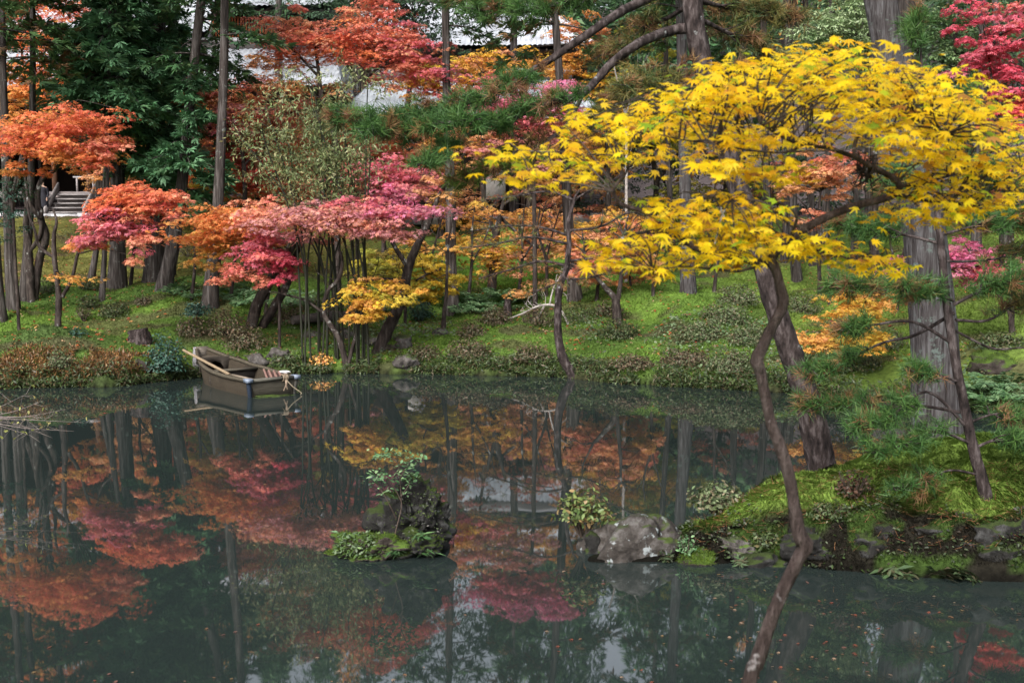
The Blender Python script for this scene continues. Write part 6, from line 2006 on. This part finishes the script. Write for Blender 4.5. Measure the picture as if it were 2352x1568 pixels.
#%%FERNS
fm, fs = MB(), None
for k in range(9):
    th = k * 2 * math.pi / 9 + rng.normal(0, .2)
    L = rng.uniform(.35, .55)
    tt = np.linspace(.1, 1, 13)
    for s_ in (-1, 1):
        a = np.stack([np.cos(th) * tt * L, np.sin(th) * tt * L, .42 * np.sin(tt * 2.3) * L], 1)
        dv = np.array([math.cos(th), math.sin(th), 0])
        sv = np.array([-math.sin(th), math.cos(th), 0]) * s_
        nn = len(tt)
        leaves(fm, a, np.tile([0, 0, 1.0], (nn, 1)) + rvec(nn) * .25, np.tile(sv * .9 + dv * .5, (nn, 1)) - [0, 0, .2], .17 * np.sin(np.clip(tt * 2.6 + .35, 0, 3.0)) + .03, pick(PAL['fern'], nn, .25), T_LANCE2)
fern0 = fm.build('fern', EVERG)
first = True
for (lab, pts) in (('pale green fern in the gully left of the leaning mossy trunk', [(400, 678), (425, 672), (440, 690), (520, 690), (545, 682), (560, 700), (575, 670), (535, 665), (500, 675)]),
                   ('pale green fern in the gully behind the bamboo and log bridge', [(650, 712), (690, 700), (760, 690), (820, 705), (850, 690), (880, 720)]),
                   ('pale fern beside the straight grey cedar at the middle', [(985, 690), (1005, 705), (940, 700), (1070, 700), (1085, 690), (1100, 705), (1130, 700), (1150, 690), (1180, 700), (1205, 695), (1170, 715), (1110, 720), (1060, 720)]),
                   ('fern on the far bank at the right edge of the picture', [(2240, 905), (2280, 900), (2320, 890), (2340, 925), (2260, 925)])):
    for (x, y) in pts:
        o = fern0 if first else fern0.copy()
        if not first:
            COL.objects.link(o)
        first = False
        o.location = G(x, y) + [0, 0, .02]
        o.rotation_euler = (rng.normal(0, .15), rng.normal(0, .15), rng.uniform(0, 6.28))
        sc_ = rng.uniform(.9, 1.5)
        o.scale = (sc_, sc_, sc_)
        tag(o, lab, 'fern', lab.replace('pale green fern', 'pale green ferns').replace('pale fern', 'pale ferns').replace('fern on', 'ferns on'))

# rosette plants hanging over the front bank
pm = MB()
for k in range(70):
    th = rng.uniform(0, 6.28)
    ax = np.array([[math.cos(th), math.sin(th), rng.uniform(-.5, .7)]])
    leaves(pm, np.array([[rng.normal(0, .05), rng.normal(0, .04), rng.uniform(0, .05)]]), unit(np.array([[0, -.3, 1.0]]) + rvec(1) * .3), ax, np.array([rng.uniform(.09, .17)]), pick([(.05, .085, .035), (.07, .10, .05), (.10, .09, .05)], 1, .3), T_LANCE2)
ros0 = pm.build('leafy_plant', EVERG)
for k, (x, y, d, sc_, lab) in enumerate(((2045, 1312, 12.42, 1.25, 'broad leaved rosette hanging over the water, left one of the front bank pair'), (2075, 1322, 12.36, 1.0, 'smaller rosette touching the left hanging rosette'), (2165, 1322, 12.3, 1.3, 'rosette hanging over the water below the young pine'),
                                   (2205, 1318, 12.3, 1.15, 'rosette right of the one below the young pine'), (2240, 1335, 12.22, .95, 'small rosette at the waterline, rightmost of the front bank'), (1605, 1308, 12.8, .7, 'tan leaved rosette at the waterline under the bright mossy rock'),
                                   (1410, 1290, 12.95, .7, 'green blade rosette at the left foot of the lichened boulder'), (1530, 1285, 12.95, .75, 'green blade rosette at the right foot of the lichened boulder'), (1700, 1292, 12.75, .6, 'little rosette on the dark ledge rock'))):
    o = ros0 if k == 0 else ros0.copy()
    if k:
        COL.objects.link(o)
    o.location = P(x, y, d)
    o.scale = (sc_,) * 3
    o.rotation_euler = (rng.normal(0, .2), rng.normal(0, .2), rng.uniform(0, 6))
    tag(o, lab, 'plant')

#%%COVER
# moss blades on the lawn and slopes, long hair moss on the island
mb = MB()
n = 330000
dd = rng.uniform(26.5, 50, n) ** 1.0
uu_ = rng.uniform(-.47, .47, n)
X_, Y_ = uu_ * dd, dd
s_ = Y_ - np.interp(X_, SHX, SHY)
keep = (s_ > .12) & (s_ < 31) & (rng.random(n) < np.clip(30 / Y_, .2, 1) * .9)
X_, Y_ = X_[keep], Y_[keep]
Z_ = ground(X_, Y_)
pos = np.stack([X_, Y_, Z_ - .005], 1)
n = len(pos)
cl = moss_colour(X_, Y_, Z_) * (.85 + .8 * rng.random((n, 1)))
patch = vn(X_ * 1.8, Y_ * 1.6, 61)
dv = unit(np.stack([rng.normal(0, .6, n), rng.normal(-.35, .5, n), np.full(n, .8)], 1))
sd = unit(np.cross(dv, rvec(n)))
L = (.035 + .07 * rng.random(n)) * (.5 + patch)
wd = .011 + .011 * rng.random(n)
mb.add(np.stack([pos - sd * wd[:, None], pos + sd * wd[:, None], pos + dv * L[:, None]], 1).reshape(-1, 3), np.arange(3 * n).reshape(-1, 3), np.repeat(cl, 3, 0))
n = 150000
X_ = rng.uniform(1.9, 8.5, n)
Y_ = rng.uniform(12.2, 17, n)
k = sdpoly(X_, Y_, PEN) > .02
k &= (X_ / Y_ < .48)
X_, Y_ = X_[k], Y_[k]
Z_ = ground(X_, Y_)
e_ = .02
gx_ = (ground(X_ + e_, Y_) - Z_) / e_
gy_ = (ground(X_, Y_ + e_) - Z_) / e_
n = len(X_)
ps_ = sdpoly(X_, Y_, PEN)
dn = np.stack([-gx_, -gy_, np.zeros(n)], 1)
nm = unit(np.stack([-gx_, -gy_, np.ones(n)], 1))
dv = unit(dn * 1.5 + nm * .45 + np.array([-.2, -.45, 0]) + rvec(n) * .22)
L = np.where(ps_ > .5, .05 + .06 * rng.random(n), .03 + .04 * rng.random(n))
sd = unit(np.cross(dv, nm + rvec(n) * .3))
wd = .0035 + .0025 * rng.random(n)
pos = np.stack([X_, Y_, Z_ - .004], 1)
cl = moss_colour(X_, Y_, Z_) * (1.05 + .5 * rng.random((n, 1)))
mid_ = pos + dv * L[:, None] * .6
tip = pos + dv * L[:, None] - np.array([0, 0, 1]) * L[:, None] * .25
mb.add(np.stack([pos - sd * wd[:, None], pos + sd * wd[:, None], mid_ + sd * wd[:, None] * .7, tip, mid_ - sd * wd[:, None] * .7], 1).reshape(-1, 3), np.arange(5 * n).reshape(-1, 5), np.repeat(cl, 5, 0))
kind(mb.build('moss', MOSSBLADE), 'stuff', 'soft green moss covering the lawn, the slopes and the island')

# low leafy ground cover: waterside fringe, slope patches, front bank of the island, islet foot
mb = MB()
n = 26000
X_ = rng.uniform(-13.5, 11, n)
Y_ = np.interp(X_, SHX, SHY) + np.abs(rng.normal(0, .28, n)) - .12
Z_ = np.maximum(ground(X_, Y_), .02)
k = vn(X_ * 1.5, Y_ * .5, 71) > .2
pos = np.stack([X_, Y_, Z_ + rng.uniform(.0, .2, n)], 1)[k]
pal = [(.04, .07, .02), (.06, .095, .03), (.09, .12, .045), (.03, .05, .02), (.09, .07, .035)]
n = len(pos)
leaves(mb, pos, unit(rvec(n) * .7 + [0, -.3, .7]), unit(rvec(n) + [0, -.5, .1]), .13 * (.4 + .8 * rng.random(n)), pick(pal, n, .35), T_LANCE2)
n = 11000
X_ = rng.uniform(-13, 11, n)
Y_ = np.interp(X_, SHX, SHY) + rng.uniform(.3, 5.5, n)
thr = .62 - .07 * sstep(2, 6, X_) + .4 * (1 - sstep(-8.5, -7.5, X_))
k = vn(X_ * .9, Y_ * .8, 72) > thr
X_, Y_ = X_[k], Y_[k]
pos = np.stack([X_, Y_, ground(X_, Y_) + rng.uniform(.02, .18, len(X_))], 1)
cover(mb, pos, .10, [(.06, .11, .04), (.1, .16, .07), (.14, .18, .1), (.09, .085, .04)])
n = 7500
X_ = rng.uniform(1.7, 6.4, n)
Y_ = rng.uniform(12.1, 13.7, n)
pd = sdpoly(X_, Y_, PEN)
k = (pd > -.03) & (pd < .62) & (vn(X_ * 2.5, Y_ * 3, 73) > .42)
X_, Y_ = X_[k], Y_[k]
pos = np.stack([X_, Y_, np.maximum(ground(X_, Y_), .0) + rng.uniform(.01, .08, len(X_))], 1)
cover(mb, pos, .045, [(.025, .04, .012), (.035, .06, .016), (.04, .03, .02), (.02, .03, .014), (.06, .08, .04)])
n = 1600
u = rvec(n)
pos = P(840, 1258, 13.2) + u * [.36, .25, .17]
pos = pos[pos[:, 2] > .02]
cover(mb, pos, .05, [(.07, .13, .03), (.10, .17, .05), (.05, .08, .03), (.13, .18, .1)])
pos = P(960, 1200, 13.3) + rvec(500) * [.3, .27, .36]
pos = pos[pos[:, 2] > .02]
cover(mb, pos, .035, [(.03, .05, .015), (.05, .07, .02), (.1, .1, .09)])
kind(mb.build('ground_cover', EVERG), 'stuff', 'low leafy ground cover and waterside fringe on the banks')

# fallen leaves and needles
mb = MB()
n = 11000
dd = rng.uniform(26.5, 56, n)
X_, Y_ = rng.uniform(-.47, .47, n) * dd, dd
s_ = Y_ - np.interp(X_, SHX, SHY)
k = (s_ > .3) & (vn(X_ * .5, Y_ * .5, 81) + .35 * rng.random(n) > .6)
X_, Y_ = X_[k], Y_[k]
n = len(X_)
leaves(mb, np.stack([X_, Y_, ground(X_, Y_) + .035], 1), unit(rvec(n) * .35 + [0, -.2, 1]), rvec(n) * [1, 1, .1], .07 * (.6 + .7 * rng.random(n)), pick([(.5, .14, .05), (.55, .28, .1), (.45, .07, .05), (.35, .22, .12), (.5, .33, .2)], n, .3), T_TRI)
n = 2600
X_ = rng.uniform(2.2, 6.4, n)
Y_ = rng.uniform(12.2, 13.9, n)
k = sdpoly(X_, Y_, PEN) > .08
X_, Y_ = X_[k], Y_[k]
n = len(X_)
pos = np.stack([X_, Y_, ground(X_, Y_) + .03], 1)
d_ = unit(rvec(n) * [1, 1, .5])
sd = unit(np.cross(d_, rvec(n))) * .003
mb.add(np.stack([pos - sd, pos + sd, pos + d_ * .13], 1).reshape(-1, 3), np.arange(3 * n).reshape(-1, 3), np.repeat(pick([(.24, .10, .05), (.3, .15, .07), (.16, .07, .04)], n, .3), 3, 0))
kind(mb.build('fallen_leaves', LEAF), 'stuff', 'fallen maple leaves and pine needles on the moss')

# floating leaves, one by one
protos = []
for k, c in enumerate([(.24, .13, .07), (.25, .08, .05), (.26, .17, .08), (.2, .10, .08), (.32, .22, .15)]):
    mb = MB()
    leaves(mb, np.zeros((1, 3)), np.array([[.05, 0, 1.0]]), np.array([[1.0, 0, 0]]), np.array([.034]), np.array([c]), T_MAPLE)
    protos.append(mb.build('floating_leaf', LEAF))
k = 0
while k < 270:
    x, y = rng.uniform(20, 2340), 1568 - 620 * rng.random() ** 1.25
    if k >= 190:
        x, y = rng.uniform(1620, 2345), rng.uniform(1350, 1560)
    if vn(np.array(x / 160.), np.array(y / 45.), 91) + .3 * rng.random() < .55:
        continue
    d_ = P(x, y, 1.0) - CAMP
    tq = -CAM_H / d_[2]
    X_, Y_ = d_[0] * tq, tq * d_[1]
    if ground(np.array([X_]), np.array([Y_]))[0] > -.12 or Y_ > 24 or math.hypot(X_ - ISL[0], Y_ - ISL[1]) < .75:
        continue
    pr = protos[k % 5]
    o = pr if k < 5 else pr.copy()
    if k >= 5:
        COL.objects.link(o)
    o.location = (X_, Y_, .012)
    o.rotation_euler = (rng.normal(0, .12), rng.normal(0, .12), rng.uniform(0, 6.28))
    s_ = rng.uniform(.5, 1.1)
    o.scale = (s_, s_, s_)
    tag(o, 'small fallen maple leaf floating flat on the pond', 'leaf', 'fallen leaves floating on the pond')
    k += 1

# bare twigs with a few yellow leaves reaching over the water at the left edge
b = P(-60, 960, 17.5)
t = thing('hanging_branch', 'bare twiggy branch with few yellow leaves over the water at the left edge', 'branch', b)
mb, lf = MB(), MB()
lp = []
for (x1, y1) in ((190, 970), (150, 940), (120, 1005), (100, 920), (170, 990), (70, 1000), (60, 905), (110, 960)):
    e = P(x1, y1, 17.3 + rng.normal(0, .3))
    m_ = (b + e) / 2 + rng.normal(0, .06, 3)
    cp = tube(mb, [b, m_, e], [.010, .006, .002], n=16, sides=5, rough=.1, col=(.16, .13, .12))
    for _ in range(9):
        a = cp[rng.integers(4, 16)]
        q = a + unit(rng.normal(0, 1, 3) * [1, .6, .5]) * rng.uniform(.1, .32)
        tube(mb, [a, q], [.004, .0015], n=4, sides=3, rough=0, col=(.2, .17, .15), cap=False)
        lp.append(q)
lp = np.array(lp)[::2]
leaves(lf, lp, unit(rvec(len(lp)) + [0, 0, .6]), rvec(len(lp)), np.full(len(lp), .07), pick([(.4, .42, .12), (.45, .4, .15)], len(lp), .2), T_OVAL)
mb.build('twig', STEM, t, b)
lf.build('leaves', LEAF, t, b)

#%%FOREST
# the wood on the hill behind, one dark mass
mb = MB()
for k in range(170):
    Y_ = rng.uniform(80, 112)
    X_ = rng.uniform(-.62, .62) * Y_
    g_ = float(ground(np.array([X_]), np.array([Y_]))[0])
    H = rng.uniform(12, 24)
    n = 1700
    t_ = rng.random(n) ** .8
    rad = (1 - t_) * 3.4 + .5
    u = rvec(n)
    pos = np.stack([X_ + u[:, 0] * rad, Y_ + u[:, 1] * rad, g_ + 1.0 + t_ * H], 1)
    pal = 'cedar' if rng.random() < .8 else ('broad' if rng.random() < .6 else 'amber')
    leaves(mb, pos, unit(rvec(n) + [0, -.4, .6]), unit(u + [0, 0, -.5]), .75 * (.6 + .7 * rng.random(n)), pick(PAL[pal], n, .35), T_LANCE2)
kind(mb.build('forest', EVERG), 'stuff', 'dark wooded hillside behind the temple halls')
